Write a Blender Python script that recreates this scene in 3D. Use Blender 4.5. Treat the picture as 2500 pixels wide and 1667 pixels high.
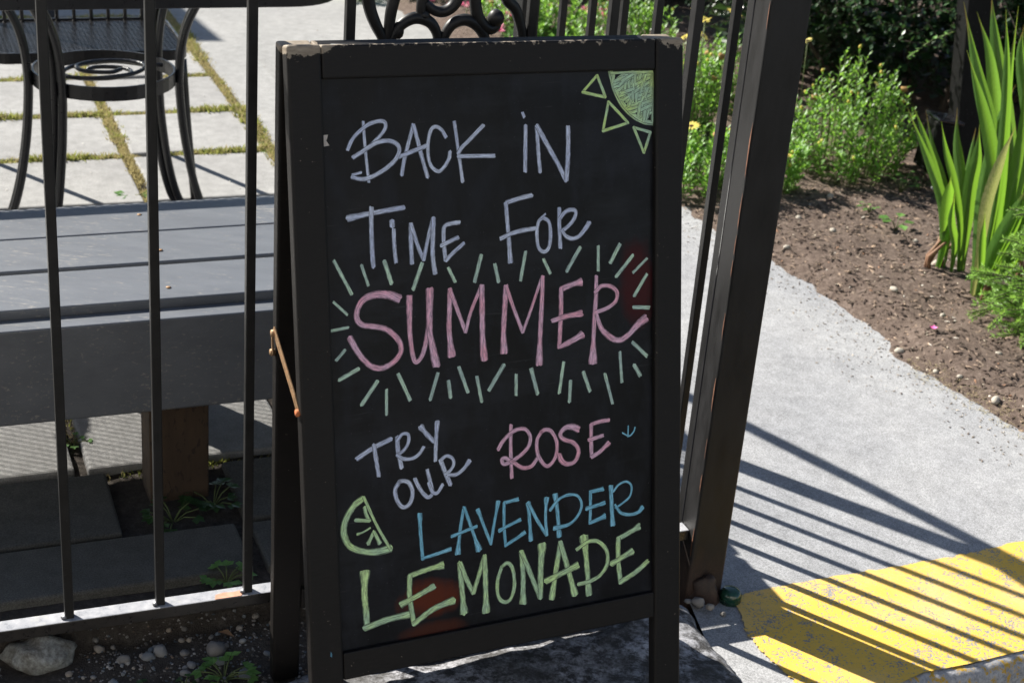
import bpy, math, random
from mathutils import Vector, Matrix
from mathutils import noise as mnoise
R_ = math.radians
SC = bpy.context.scene
for o_ in list(bpy.data.objects): bpy.data.objects.remove(o_)
COL = SC.collection
random.seed(7)

# ------------------------------------------------------------ camera
cam_d = bpy.data.cameras.new('camera'); cam = bpy.data.objects.new('camera', cam_d); COL.objects.link(cam)
cam_d.sensor_width = 36.0; cam_d.lens = 56.16; cam_d.clip_start = .05; cam_d.clip_end = 500
CX = Vector((0.99646542, 0.03487223, -0.07646)); 
_dn = Vector((-0.0764, 0.9064, 0.41506))
def _cam():
    n = Vector((-718., 8517., 0)); n = n / n.length * 8547; f = 3900.
    down = Vector((n.x, n.y, f)).normalized(); fw = Vector((0, 0, 1))
    Y = (fw - down * fw.dot(down)).normalized(); X = down.cross(Y)
    rows = (X, Y, -down)
    w = lambda c: Vector((rows[0].dot(c), rows[1].dot(c), rows[2].dot(c)))
    ax, ay, az = w(Vector((1, 0, 0))), -w(Vector((0, 1, 0))), -w(Vector((0, 0, 1)))
    m = Matrix((ax, ay, az)).transposed().to_4x4(); m.translation = (0, 0, 1.6)
    return m
cam.matrix_world = _cam()
cam_d.dof.use_dof = True; cam_d.dof.focus_distance = 2.42; cam_d.dof.aperture_fstop = 10.0
SC.camera = cam

# ------------------------------------------------------------ sky, sun, exposure
SUN_AZ, SUN_EL = -57.0, 37.0        # azimuth measured from +Y towards +X
wd = bpy.data.worlds.new('World'); SC.world = wd; wd.use_nodes = True
nt = wd.node_tree; nt.nodes.clear()
sky = nt.nodes.new('ShaderNodeTexSky'); sky.sky_type = 'NISHITA'; sky.sun_disc = False
sky.sun_elevation = R_(SUN_EL); sky.sun_rotation = R_(SUN_AZ); sky.air_density = 1.0; sky.dust_density = .6; sky.ozone_density = 1.2
bg = nt.nodes.new('ShaderNodeBackground'); bg.inputs['Strength'].default_value = 0.05
wo = nt.nodes.new('ShaderNodeOutputWorld'); nt.links.new(sky.outputs[0], bg.inputs[0]); nt.links.new(bg.outputs[0], wo.inputs[0])
sd = bpy.data.lights.new('sun', 'SUN'); sd.energy = 5.0; sd.angle = R_(.53); sd.color = (1, .955, .87)
so = bpy.data.objects.new('sun', sd); COL.objects.link(so)
sdir = Vector((math.sin(R_(SUN_AZ)) * math.cos(R_(SUN_EL)), math.cos(R_(SUN_AZ)) * math.cos(R_(SUN_EL)), math.sin(R_(SUN_EL))))
so.rotation_euler = sdir.to_track_quat('Z', 'Y').to_euler(); so.location = sdir * 20
SC.view_settings.view_transform = 'Standard'; SC.view_settings.look = 'None'; SC.view_settings.exposure = 1.28; SC.view_settings.gamma = 1.0
SC.render.engine = 'CYCLES'

# ------------------------------------------------------------ materials
def new_mat(name):
    m = bpy.data.materials.new(name); m.use_nodes = True; m.node_tree.nodes.clear()
    return m, m.node_tree.nodes, m.node_tree.links
class N:
    """tiny node helper"""
    def __init__(s, name):
        s.m, s.n, s.l = new_mat(name)
        s.out = s.n.new('ShaderNodeOutputMaterial'); s.p = s.n.new('ShaderNodeBsdfPrincipled')
        s.l.new(s.p.outputs[0], s.out.inputs[0]); s.co = s.n.new('ShaderNodeTexCoord')
    def noise(s, scale, detail=4, rough=.55, vec=None, stretch=None, kind='Object'):
        t = s.n.new('ShaderNodeTexNoise'); t.inputs['Scale'].default_value = scale; t.inputs['Detail'].default_value = detail; t.inputs['Roughness'].default_value = rough
        src = vec or s.co.outputs[kind]
        if stretch:
            mp = s.n.new('ShaderNodeMapping'); mp.inputs['Scale'].default_value = stretch; s.l.new(src, mp.inputs[0]); src = mp.outputs[0]
        s.l.new(src, t.inputs['Vector']); return t.outputs['Fac']
    def voro(s, scale, feature='F1', stretch=None):
        t = s.n.new('ShaderNodeTexVoronoi'); t.inputs['Scale'].default_value = scale; t.feature = feature
        src = s.co.outputs['Object']
        if stretch:
            mp = s.n.new('ShaderNodeMapping'); mp.inputs['Scale'].default_value = stretch; s.l.new(src, mp.inputs[0]); src = mp.outputs[0]
        s.l.new(src, t.inputs['Vector']); return t
    def ramp(s, fac, stops):
        r = s.n.new('ShaderNodeValToRGB'); e = r.color_ramp.elements
        while len(e) < len(stops): e.new(.5)
        for el, (p, c) in zip(e, stops): el.position = p; el.color = (*c, 1) if not isinstance(c, (int, float)) else (c, c, c, 1)
        s.l.new(fac, r.inputs[0]); return r.outputs[0]
    def mix(s, fac, a, b, mode='MIX'):
        x = s.n.new('ShaderNodeMix'); x.data_type = 'RGBA'; x.blend_type = mode
        for v, i in ((fac, 0), (a, 6), (b, 7)):
            if isinstance(v, (int, float)): x.inputs[i].default_value = v if i == 0 else (v, v, v, 1)
            elif isinstance(v, tuple): x.inputs[i].default_value = (*v, 1)
            else: s.l.new(v, x.inputs[i])
        return x.outputs[2]
    def math(s, op, a, b=0., c=None):
        x = s.n.new('ShaderNodeMath'); x.operation = op
        for i, v in enumerate((a, b) if c is None else (a, b, c)):
            if isinstance(v, (int, float)): x.inputs[i].default_value = v
            else: s.l.new(v, x.inputs[i])
        return x.outputs[0]
    def sep(s, kind='Object'):
        x = s.n.new('ShaderNodeSeparateXYZ'); s.l.new(s.co.outputs[kind], x.inputs[0]); return x.outputs
    def set(s, **k):
        for a, v in k.items():
            i = s.p.inputs[{'col': 'Base Color', 'rough': 'Roughness', 'metal': 'Metallic', 'spec': 'Specular IOR Level', 'coat': 'Coat Weight', 'coatr': 'Coat Roughness'}[a]]
            if isinstance(v, (int, float)): i.default_value = v
            elif isinstance(v, tuple): i.default_value = (*v, 1)
            else: s.l.new(v, i)
        return s
    def bump(s, h, strength=.3, dist=.002):
        b = s.n.new('ShaderNodeBump'); b.inputs['Strength'].default_value = strength; b.inputs['Distance'].default_value = dist
        s.l.new(h, b.inputs['Height']); s.l.new(b.outputs[0], s.p.inputs['Normal']); return s
    def translucent(s, col, fac):
        t = s.n.new('ShaderNodeBsdfTranslucent'); mx = s.n.new('ShaderNodeMixShader'); mx.inputs[0].default_value = fac
        if isinstance(col, tuple): t.inputs[0].default_value = (*col, 1)
        else: s.l.new(col, t.inputs[0])
        s.l.new(s.p.outputs[0], mx.inputs[1]); s.l.new(t.outputs[0], mx.inputs[2]); s.l.new(mx.outputs[0], s.out.inputs[0]); return s
    def attr(s, name='tone'):
        a = s.n.new('ShaderNodeAttribute'); a.attribute_name = name; return a
M = {}
def mat(name):
    def deco(f):
        k = N(name); f(k); M[name] = k.m; return f
    return deco

def concrete(k, dark, light, sp=1.0, bumpd=.0012):
    big = k.noise(2.2, 3); mid = k.noise(28, 5, .65); fine = k.noise(330, 3, .7); spk = k.noise(900, 2, .6)
    c = k.ramp(big, [(.3, dark), (.7, light)])
    stn = k.noise(5.5, 6, .72); c = k.mix(k.ramp(stn, [(.52, 0.), (.72, .28)]), c, tuple(.62 * q for q in dark))
    c = k.mix(.35, c, k.ramp(mid, [(.3, .14), (.7, .52)]), 'OVERLAY')
    c = k.mix(.6 * sp, c, k.ramp(fine, [(.32, .12), (.5, .5), (.68, .88)]), 'OVERLAY')
    c = k.mix(.5 * sp, c, k.ramp(spk, [(.36, .25), (.5, .5), (.64, .75)]), 'OVERLAY')
    k.set(col=c, rough=.88, spec=.25).bump(k.mix(.5, fine, spk), .5, bumpd)
@mat('paver_concrete')
def _(k): concrete(k, (.26, .255, .25), (.34, .335, .325), .5)
@mat('shaded_concrete')
def _(k): concrete(k, (.075, .072, .064), (.125, .12, .108), .8)  # darker copy of the paver concrete, shade painted into the front rows
@mat('walk_concrete')
def _(k): concrete(k, (.28, .278, .272), (.345, .34, .33), .4)
@mat('sidewalk_concrete')
def _(k): concrete(k, (.27, .275, .29), (.36, .36, .365), .9)
@mat('kerb_stone')
def _(k):
    big = k.noise(9, 6, .7); fine = k.noise(160, 4, .7); blot = k.noise(38, 6, .78)
    c = k.mix(k.ramp(blot, [(.44, 0.), (.6, 1.)]), (.055, .053, .055), (.42, .42, .45))
    c = k.mix(k.ramp(big, [(.42, 0.), (.62, .85)]), c, (.06, .058, .055))
    c = k.mix(.5, c, k.ramp(fine, [(.3, .2), (.7, .8)]), 'OVERLAY')
    k.set(col=c, rough=.9, spec=.2).bump(k.mix(.5, fine, blot), .7, .004)
@mat('yellow_paint')
def _(k):
    v = k.noise(210, 3, .6); v2 = k.noise(34, 4, .7); big = k.noise(5, 2)
    s_ = k.math('ADD', k.math('MULTIPLY', v, .62), k.math('MULTIPLY', v2, .38))
    s_ = k.math('ADD', s_, k.math('MULTIPLY', k.noise(9, 5, .7), .22))
    mask = k.ramp(s_, [(.535, 0.), (.575, 1.)])
    fine = k.noise(700, 2)
    conc = k.ramp(fine, [(.35, (.16, .16, .17)), (.65, (.3, .3, .31))])
    yel = k.mix(k.noise(90, 4, .7), k.ramp(big, [(.32, (.76, .53, .25)), (.55, (.78, .49, .080))]), (.60, .37, .06))
    c = k.mix(mask, conc, yel)
    k.set(col=c, rough=.72, spec=.3).bump(mask, .5, .0012)
@mat('kerb_yellow')
def _(k):
    v = k.noise(120, 4, .7); z = k.sep()[2]
    mask = k.ramp(k.noise(60, 5, .7), [(.52, 0.), (.58, 1.)])
    c = k.mix(mask, k.ramp(v, [(.3, (.18, .18, .19)), (.7, (.5, .5, .52))]), (.5, .3, .03))
    k.set(col=c, rough=.85).bump(v, .6, .003)
@mat('asphalt')
def _(k):
    v = k.noise(260, 3, .7); k.set(col=k.ramp(v, [(.3, .025), (.7, .075)]), rough=.92).bump(v, .6, .003)
def soil(k, a, b, c_):
    n1 = k.noise(60, 6, .75); n2 = k.noise(400, 3, .7); n3 = k.noise(6, 3)
    c = k.ramp(n1, [(.3, a), (.55, b), (.75, c_)]); c = k.mix(.5, c, k.ramp(n2, [(.3, .2), (.7, .8)]), 'OVERLAY')
    c = k.mix(k.ramp(n3, [(.4, 0.), (.7, .45)]), c, b)
    k.set(col=c, rough=.95, spec=.12).bump(k.mix(.5, n1, n2), .9, .006)
@mat('garden_soil')
def _(k): soil(k, (.048, .034, .027), (.14, .105, .086), (.27, .215, .18))
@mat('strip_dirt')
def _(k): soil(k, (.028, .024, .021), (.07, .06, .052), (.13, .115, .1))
@mat('chips')
def _(k):
    a = k.attr(); k.set(col=a.outputs['Color'], rough=.9, spec=.2)
@mat('stone')
def _(k):
    oi = k.n.new('ShaderNodeObjectInfo')
    c = k.ramp(oi.outputs['Random'], [(0, (.15, .14, .13)), (.3, (.25, .235, .22)), (.55, (.14, .17, .2)), (.8, (.3, .25, .2)), (1, (.36, .35, .33))])
    v = k.noise(70, 5, .7); c = k.mix(.6, c, k.ramp(v, [(.3, .2), (.7, .8)]), 'OVERLAY'); k.set(col=c, rough=.75).bump(v, .4, .002)
@mat('pale_stone')
def _(k):
    v = k.noise(90, 5, .7); k.set(col=k.ramp(v, [(.3, (.22, .19, .15)), (.7, (.52, .48, .41))]), rough=.9).bump(v, .5, .002)
@mat('big_rock')
def _(k):
    v = k.noise(30, 6, .75); w = k.noise(120, 4, .7)
    c = k.mix(k.ramp(v, [(.38, 0.), (.6, 1.)]), (.12, .11, .095), (.26, .265, .25)); c = k.mix(.5, c, k.ramp(w, [(.3, .2), (.7, .8)]), 'OVERLAY')
    k.set(col=c, rough=.85).bump(v, .4, .004)
@mat('sign_paint')
def _(k):
    # black paint worn through to bare wood at the top corners and edges
    x, y, z = k.sep()[:3]
    g = k.noise(60, 4, .7, stretch=(1, 1, 5)); spot = k.noise(170, 3, .6)
    at = k.n.new('ShaderNodeAttribute'); at.attribute_name = 'wear'
    w = k.math('ADD', k.math('MULTIPLY', at.outputs['Fac'], .62), k.math('MULTIPLY', k.noise(95, 4, .65), .55))
    m1 = k.ramp(w, [(.60, 0.), (.63, 1.)]); m2 = k.ramp(spot, [(.725, 0.), (.745, .7)])
    base = k.ramp(g, [(.3, (.0070, .0060, .0057)), (.7, (.0135, .0117, .0110))])
    wood = k.ramp(g, [(.3, (.20, .16, .12)), (.7, (.33, .28, .22))])
    mk = k.math('MAXIMUM', m1, m2)
    k.set(col=k.mix(mk, base, wood), rough=k.ramp(g, [(.3, .48), (.7, .62)]), spec=.22).bump(k.mix(.4, g, mk), .25, .0015)
@mat('chalkboard')
def _(k):
    sm = k.noise(7, 4, .6); st = k.noise(26, 4, .6, stretch=(1, 1, .35)); dust = k.noise(420, 2)
    c = k.ramp(sm, [(.35, (.005, .0053, .0062)), (.7, (.010, .0108, .0145))])
    c = k.mix(k.ramp(st, [(.48, 0.), (.72, .6)]), c, (.020, .022, .029))
    wp = k.noise(3.2, 5, .7, stretch=(1.2, 1.2, 4)); c = k.mix(k.ramp(wp, [(.50, 0.), (.70, .5)]), c, (.026, .028, .034))
    scx = k.noise(1, 3, .7, stretch=(9, 9, 160)); c = k.mix(k.ramp(scx, [(.68, 0.), (.74, .35)]), c, (.06, .06, .065))
    c = k.mix(k.ramp(dust, [(.73, 0.), (.78, .5)]), c, (.2, .2, .22))
    # red reflections painted into the board colour
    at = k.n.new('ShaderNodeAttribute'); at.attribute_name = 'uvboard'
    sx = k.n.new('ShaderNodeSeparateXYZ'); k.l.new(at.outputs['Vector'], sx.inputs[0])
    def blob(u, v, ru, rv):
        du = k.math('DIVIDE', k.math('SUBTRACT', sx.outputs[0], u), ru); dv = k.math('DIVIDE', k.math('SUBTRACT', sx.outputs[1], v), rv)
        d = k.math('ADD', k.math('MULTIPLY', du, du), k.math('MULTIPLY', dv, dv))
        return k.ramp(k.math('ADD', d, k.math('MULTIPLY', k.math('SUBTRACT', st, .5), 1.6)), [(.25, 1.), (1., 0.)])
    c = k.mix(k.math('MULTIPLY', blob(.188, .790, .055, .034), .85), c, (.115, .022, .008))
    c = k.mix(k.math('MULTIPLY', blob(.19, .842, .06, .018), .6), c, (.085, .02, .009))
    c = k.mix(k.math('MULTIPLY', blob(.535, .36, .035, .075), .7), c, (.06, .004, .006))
    k.set(col=c, rough=k.ramp(st, [(.3, .28), (.7, .40)]), spec=.13).bump(st, .06, .001)
def chalk(name, a, b):
    @mat(name)
    def _(k):
        uv = k.n.new('ShaderNodeUVMap'); uv.uv_map = 'UVMap'
        s1 = k.noise(1.0, 4, .65, vec=uv.outputs[0], stretch=(6, .55, 1)); s2 = k.noise(1.0, 3, .6, vec=uv.outputs[0], stretch=(15, 1.2, 1)); bl = k.noise(24, 3)
        c = k.mix(k.ramp(bl, [(.40, 0.), (.62, 1.)]), a, b)
        sx = k.n.new('ShaderNodeSeparateXYZ'); k.l.new(uv.outputs[0], sx.inputs[0])
        edge = k.ramp(k.math('ABSOLUTE', k.math('SUBTRACT', sx.outputs[0], .5)), [(.30, 0.), (.5, .20)])
        gap = k.ramp(k.math('SUBTRACT', k.math('ADD', k.math('MULTIPLY', s1, .5), k.math('MULTIPLY', s2, .5)), edge), [(.36, 0.), (.56, 1.)])
        dk = tuple(.16 * x + .008 for x in a)
        k.set(col=k.mix(gap, dk, c), rough=.75, spec=.25)
chalk('chalk_white', (.60, .66, .86), (.74, .80, .96))
chalk('chalk_teal', (.52, .68, .62), (.68, .90, .68))
chalk('chalk_pink', (.90, .58, .74), (.98, .48, .60))
chalk('chalk_blue', (.24, .60, .80), (.32, .70, .90))
chalk('chalk_lime', (.54, .76, .50), (.70, .94, .42))
chalk('chalk_sun', (.56, .80, .58), (.72, .94, .32))
@mat('black_metal')
def _(k):
    n1 = k.noise(45, 5, .7); n2 = k.noise(300, 3, .7)
    c = k.ramp(n1, [(.3, (.008, .008, .008)), (.7, (.017, .0165, .017))])
    rust = k.ramp(k.noise(16, 6, .75), [(.66, 0.), (.70, .8)])
    c = k.mix(rust, c, (.09, .035, .018))
    c = k.mix(k.ramp(n2, [(.66, 0.), (.72, .35)]), c, (.12, .12, .13))
    k.set(col=c, rough=k.ramp(n1, [(.3, .40), (.7, .55)]), spec=.35).bump(n2, .12, .0008)
@mat('post_metal')
def _(k):
    n1 = k.noise(35, 5, .7, stretch=(1, 1, .25)); n2 = k.noise(260, 3, .7); z = k.sep()[2]
    c = k.ramp(n1, [(.3, (.009, .0088, .0088)), (.7, (.021, .0205, .0215))])
    low = k.ramp(k.math('ADD', z, k.math('MULTIPLY', n1, .22)), [(.02, 1.), (.22, 0.)])
    c = k.mix(k.math('MULTIPLY', low, .8), c, k.ramp(n2, [(.3, (.07, .04, .027)), (.7, (.17, .10, .075))]))
    at = k.n.new('ShaderNodeAttribute'); at.attribute_name = 'wear'
    e = k.math('ADD', k.math('MULTIPLY', at.outputs['Fac'], .5), k.math('MULTIPLY', k.noise(30, 5, .7), .6))
    c = k.mix(k.ramp(e, [(.72, 0.), (.75, 1.)]), c, (.11, .045, .026))
    k.set(col=c, rough=k.ramp(n1, [(.3, .42), (.7, .6)]), spec=.3).bump(n2, .2, .001)
@mat('rail_metal')
def _(k):
    n1 = k.noise(60, 6, .75); n2 = k.noise(14, 5, .7)
    c = k.ramp(n1, [(.3, (.24, .25, .28)), (.7, (.44, .44, .46))])
    c = k.mix(k.ramp(n2, [(.6, 0.), (.66, .9)]), c, (.42, .42, .40))
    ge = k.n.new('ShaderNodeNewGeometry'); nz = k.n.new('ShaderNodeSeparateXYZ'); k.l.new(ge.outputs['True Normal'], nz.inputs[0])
    c = k.mix(k.ramp(nz.outputs[2], [(.4, 0.), (.8, 1.)]), k.ramp(n1, [(.3, (.010, .010, .011)), (.7, (.03, .026, .024))]), c)  # upward faces coloured pale to imitate sun sheen, sides stay dark
    k.set(col=c, rough=k.ramp(n1, [(.3, .22), (.7, .42)]), spec=.6).bump(n1, .5, .0015)
@mat('primer_chip')
def _(k):
    n1 = k.noise(60, 4, .6); k.set(col=k.ramp(n1, [(.3, (.42, .19, .12)), (.7, (.60, .32, .22))]), rough=.7)
@mat('rust')
def _(k):
    n1 = k.noise(120, 5, .7); k.set(col=k.ramp(n1, [(.3, (.16, .085, .04)), (.55, (.30, .19, .10)), (.75, (.42, .15, .05))]), rough=.55, metal=.35).bump(n1, .4, .001)
@mat('rust_dark')
def _(k):
    n1 = k.noise(90, 4, .7); k.set(col=k.ramp(n1, [(.3, (.10, .04, .022)), (.7, (.24, .11, .065))]), rough=.8)
@mat('rust_orange')
def _(k): k.set(col=(.45, .13, .04), rough=.8)
@mat('furniture_metal')
def _(k):
    n1 = k.noise(80, 3); k.set(col=(.012, .012, .014), rough=k.ramp(n1, [(.3, .26), (.7, .38)]), spec=.55)
@mat('bench_paint')
def _(k):
    a = k.noise(22, 5, .7, stretch=(.25, 1, 1)); fine = k.noise(9, 5, .7, stretch=(3, 30, 30))
    scr = k.voro(1.0, 'DISTANCE_TO_EDGE')
    sc2 = k.noise(1.0, 4, .75, stretch=(38, 170, 170)); big = k.noise(4, 3)
    c = k.ramp(a, [(.3, (.084, .091, .104)), (.7, (.116, .124, .138))])
    s_ = k.math('ADD', k.math('MULTIPLY', sc2, .8), k.math('MULTIPLY', big, .3))
    m = k.ramp(s_, [(.63, 0.), (.69, .8)])
    c = k.mix(m, c, (.26, .24, .21))
    k.set(col=c, rough=k.ramp(fine, [(.3, .36), (.7, .50)]), spec=.9).bump(k.mix(.5, fine, a), .25, .002)
@mat('treated_wood')
def _(k):
    a = k.noise(20, 5, .7, stretch=(1, 1, .15)); v = k.noise(1, 2, .5, stretch=(120, 120, 45))
    c = k.ramp(a, [(.3, (.032, .019, .011)), (.7, (.070, .042, .023))]); inc = k.ramp(v, [(.60, 0.), (.66, .8)])
    k.set(col=k.mix(inc, c, (.02, .012, .008)), rough=.85).bump(k.mix(.6, a, inc), .5, .003)
def leafm(name, a, b, t, fac=.35, rough=.42, sp=.45, vein=False):
    @mat(name)
    def _(k):
        n1 = k.noise(26, 3) if not vein else k.noise(1, 3, .7, stretch=(420, 420, 9)); n2 = k.noise(200, 2)
        at = k.attr(); c = k.mix(k.ramp(n1, [(.35, 0.), (.65, 1.)]), a, b)
        c = k.mix(at.outputs['Fac'], c, tuple(min(1, x * 1.9 + .02) for x in b) if not vein else (.38, .20, .06))
        oi = k.n.new('ShaderNodeObjectInfo')
        if vein: c = k.mix(.55, c, k.ramp(oi.outputs['Random'], [(0, .22), (.5, .5), (1, .72)]), 'OVERLAY')
        k.set(col=c, rough=rough, spec=sp); k.translucent(t, fac)
leafm('daisy_leaf', (.075, .185, .030), (.16, .32, .055), (.30, .56, .07), .45)
leafm('hedge_leaf', (.010, .030, .009), (.024, .060, .018), (.05, .11, .025), .22, .34, .4)
leafm('blade_leaf', (.030, .095, .014), (.12, .24, .045), (.22, .42, .035), .48, .35, .5, True)
leafm('blade_dry', (.10, .17, .04), (.42, .38, .18), (.3, .32, .1), .35, .5, .3, True)
leafm('weed_leaf', (.07, .17, .035), (.14, .28, .07), (.2, .4, .08), .38)
leafm('spruce_needle', (.10, .22, .03), (.20, .36, .06), (.3, .5, .08), .35)
leafm('grass_blade', (.13, .17, .045), (.22, .23, .07), (.3, .32, .08), .4)
leafm('dry_grass', (.30, .25, .12), (.42, .36, .2), (.4, .34, .16), .35)
leafm('dark_shrub_leaf', (.02, .055, .016), (.04, .09, .026), (.07, .15, .03), .25)
@mat('stem')
def _(k): k.set(col=(.10, .13, .04), rough=.7)
@mat('stem_red')
def _(k):
    n=k.noise(40,3); k.set(col=k.ramp(n,[(.3,(.14,.06,.03)),(.7,(.26,.15,.08))]), rough=.7)
@mat('bark')
def _(k):
    n1 = k.noise(40, 5, .7); k.set(col=k.ramp(n1, [(.3, (.03, .022, .016)), (.7, (.08, .06, .045))]), rough=.9).bump(n1, .6, .004)
@mat('petal_yellow')
def _(k): k.set(col=(.88, .74, .22), rough=.6); k.translucent((.9, .75, .2), .35)
@mat('petal_pink')
def _(k):
    oi = k.n.new('ShaderNodeObjectInfo'); c = k.ramp(oi.outputs['Random'], [(0, (.62, .10, .24)), (.5, (.78, .28, .42)), (1, (.85, .55, .6))])
    k.set(col=c, rough=.6); k.translucent(c, .3)
@mat('petal_magenta')
def _(k): k.set(col=(.85, .16, .45), rough=.6)
@mat('flower_eye')
def _(k): k.set(col=(.10, .02, .06), rough=.7)
@mat('bud')
def _(k): k.set(col=(.45, .38, .05), rough=.7)
@mat('spent_bloom')
def _(k): k.set(col=(.26, .15, .045), rough=.85)
@mat('dead_leaf')
def _(k): k.set(col=(.19, .11, .06), rough=.85)
@mat('black_timber')
def _(k):
    n1 = k.noise(50, 5, .7, stretch=(1, 1, .2)); sp = k.noise(230, 2); c = k.mix(k.ramp(sp, [(.70, 0.), (.76, .6)]), k.ramp(n1, [(.3, .004), (.7, .009)]), (.2, .2, .22))
    k.set(col=c, rough=.55, spec=.12).bump(n1, .2, .002)
@mat('gloss_black')
def _(k): k.set(col=(.01, .01, .013), rough=.12, spec=.6)
@mat('white_plastic')
def _(k): k.set(col=(.7, .7, .72), rough=.45)
@mat('green_glass')
def _(k): k.set(col=(.012, .05, .03), rough=.1, spec=.7)
@mat('canvas')
def _(k):
    n1 = k.noise(300, 2); k.set(col=k.ramp(n1, [(.3, (.03, .06, .05)), (.7, (.05, .09, .075))]), rough=.9)
@mat('paint_fleck')
def _(k): k.set(col=(.55, .49, .44), rough=.8)
@mat('blue_fleck')
def _(k): k.set(col=(.07, .2, .3), rough=.6)
@mat('fill_wall_render')
def _(k):
    n1 = k.noise(1.5, 5); n2 = k.noise(60, 4); k.set(col=k.ramp(n1, [(.3, (.66, .64, .60)), (.7, (.74, .72, .68))]), rough=.92).bump(n2, .3, .004)
@mat('trim_paint')
def _(k): k.set(col=(.72, .71, .68), rough=.6)
@mat('window_glass')
def _(k): k.set(col=(.02, .025, .03), rough=.05, spec=.6)
@mat('roof_shingle')
def _(k):
    n1 = k.noise(30, 4); k.set(col=k.ramp(n1, [(.3, (.06, .058, .055)), (.7, (.11, .105, .10))]), rough=.9)
@mat('door_paint')
def _(k): k.set(col=(.08, .10, .13), rough=.5)

# ------------------------------------------------------------ mesh builders
V3 = Vector
class MB:
    def __init__(s): s.v = []; s.f = []; s.uv = []; s.tone = []; s.wear = None; s.smooth = False
    def add(s, vs, fs, tone=None):
        b = len(s.v); s.v += [tuple(p) for p in vs]; s.f += [tuple(b + i for i in f) for f in fs]
        if tone is not None: s.tone += [tone] * len(vs)
        return s
    def box(s, c, ax, h):
        """c centre, ax three unit axes, h three half sizes"""
        c = V3(c); x, y, z = (V3(a) * q for a, q in zip(ax, h))
        vs = [c + x * i + y * j + z * k for k in (-1, 1) for j in (-1, 1) for i in (-1, 1)]
        return s.add(vs, [(0, 2, 3, 1), (4, 5, 7, 6), (0, 1, 5, 4), (2, 6, 7, 3), (0, 4, 6, 2), (1, 3, 7, 5)])
    def tube(s, pts, r, n=8, cap=True, flat=None):
        pts = [V3(p) for p in pts]; m = len(pts); rr = r if isinstance(r, (list, tuple)) else [r] * m
        rings = []; up = None
        for i in range(m):
            t = (pts[min(i + 1, m - 1)] - pts[max(i - 1, 0)]).normalized()
            if up is None: up = t.orthogonal().normalized()
            a = (up - t * up.dot(t)); a = a.normalized() if a.length > 1e-6 else t.orthogonal().normalized(); up = a; b = t.cross(a)
            if flat is not None:
                w = V3(flat); a = (w - t * w.dot(t)).normalized(); b = t.cross(a)
            ring = []
            for q in range(n):
                an = 2 * math.pi * q / n
                ring.append(pts[i] + a * math.cos(an) * rr[i] + b * math.sin(an) * rr[i])
            rings.append(ring)
        vs = [p for rg in rings for p in rg]; fs = []
        for i in range(m - 1):
            for q in range(n): fs.append((i * n + q, i * n + (q + 1) % n, (i + 1) * n + (q + 1) % n, (i + 1) * n + q))
        if cap: fs.append(tuple(range(n - 1, -1, -1))); fs.append(tuple((m - 1) * n + q for q in range(n)))
        s.smooth = True
        return s.add(vs, fs)
    def bar(s, pts, side, w, t):
        """rectangular bar swept along pts; side = width direction"""
        pts = [V3(p) for p in pts]; m = len(pts); vs = []; side = V3(side).normalized()
        for i in range(m):
            d = (pts[min(i + 1, m - 1)] - pts[max(i - 1, 0)]).normalized(); a = (side - d * side.dot(d)).normalized(); b = d.cross(a)
            vs += [pts[i] + a * x * w / 2 + b * y * t / 2 for x, y in ((-1, -1), (1, -1), (1, 1), (-1, 1))]
        fs = [(i * 4 + q, i * 4 + (q + 1) % 4, i * 4 + 4 + (q + 1) % 4, i * 4 + 4 + q) for i in range(m - 1) for q in range(4)]
        fs += [(3, 2, 1, 0), tuple((m - 1) * 4 + q for q in range(4))]
        return s.add(vs, fs)
    def leaf(s, b, d, up, L, W, fold=.25, tone=0., curl=0.):
        b = V3(b); d = V3(d).normalized(); sd_ = d.cross(V3(up)); sd_ = sd_.normalized() if sd_.length > 1e-5 else d.orthogonal().normalized(); u = sd_.cross(d)
        m = b + d * L * .5 - u * fold * W * .5 + u * curl * L * .12; tip = b + d * L - u * curl * L * .25
        s.add([b, m + sd_ * W / 2 + u * fold * W * .5, m, m - sd_ * W / 2 + u * fold * W * .5, tip], [(0, 1, 2), (0, 2, 3), (1, 4, 2), (2, 4, 3)], tone)
        return s
    def prism(s, poly, z0, z1):
        n = len(poly); vs = [(x, y, z0) for x, y in poly] + [(x, y, z1) for x, y in poly]
        return s.add(vs, [tuple(range(n - 1, -1, -1)), tuple(range(n, 2 * n))] + [(i, (i + 1) % n, n + (i + 1) % n, n + i) for i in range(n)])
    def blob(s, c, r, seed=0, n1=10, n2=7, amp=.25, fr=1.6):
        c = V3(c); vs = []; fs = []
        for j in range(n2 + 1):
            th = math.pi * j / n2
            for i in range(n1):
                ph = 2 * math.pi * i / n1; d = V3((math.sin(th) * math.cos(ph), math.sin(th) * math.sin(ph), math.cos(th)))
                k = 1 + amp * mnoise.noise(d * fr + V3((seed * 3.1, seed * 1.7, seed)))
                vs.append(c + V3((d.x * r[0], d.y * r[1], d.z * r[2])) * k)
        for j in range(n2):
            for i in range(n1): fs.append((j * n1 + i, (j + 1) * n1 + i, (j + 1) * n1 + (i + 1) % n1, j * n1 + (i + 1) % n1))
        s.smooth = True
        return s.add(vs, fs)

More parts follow.
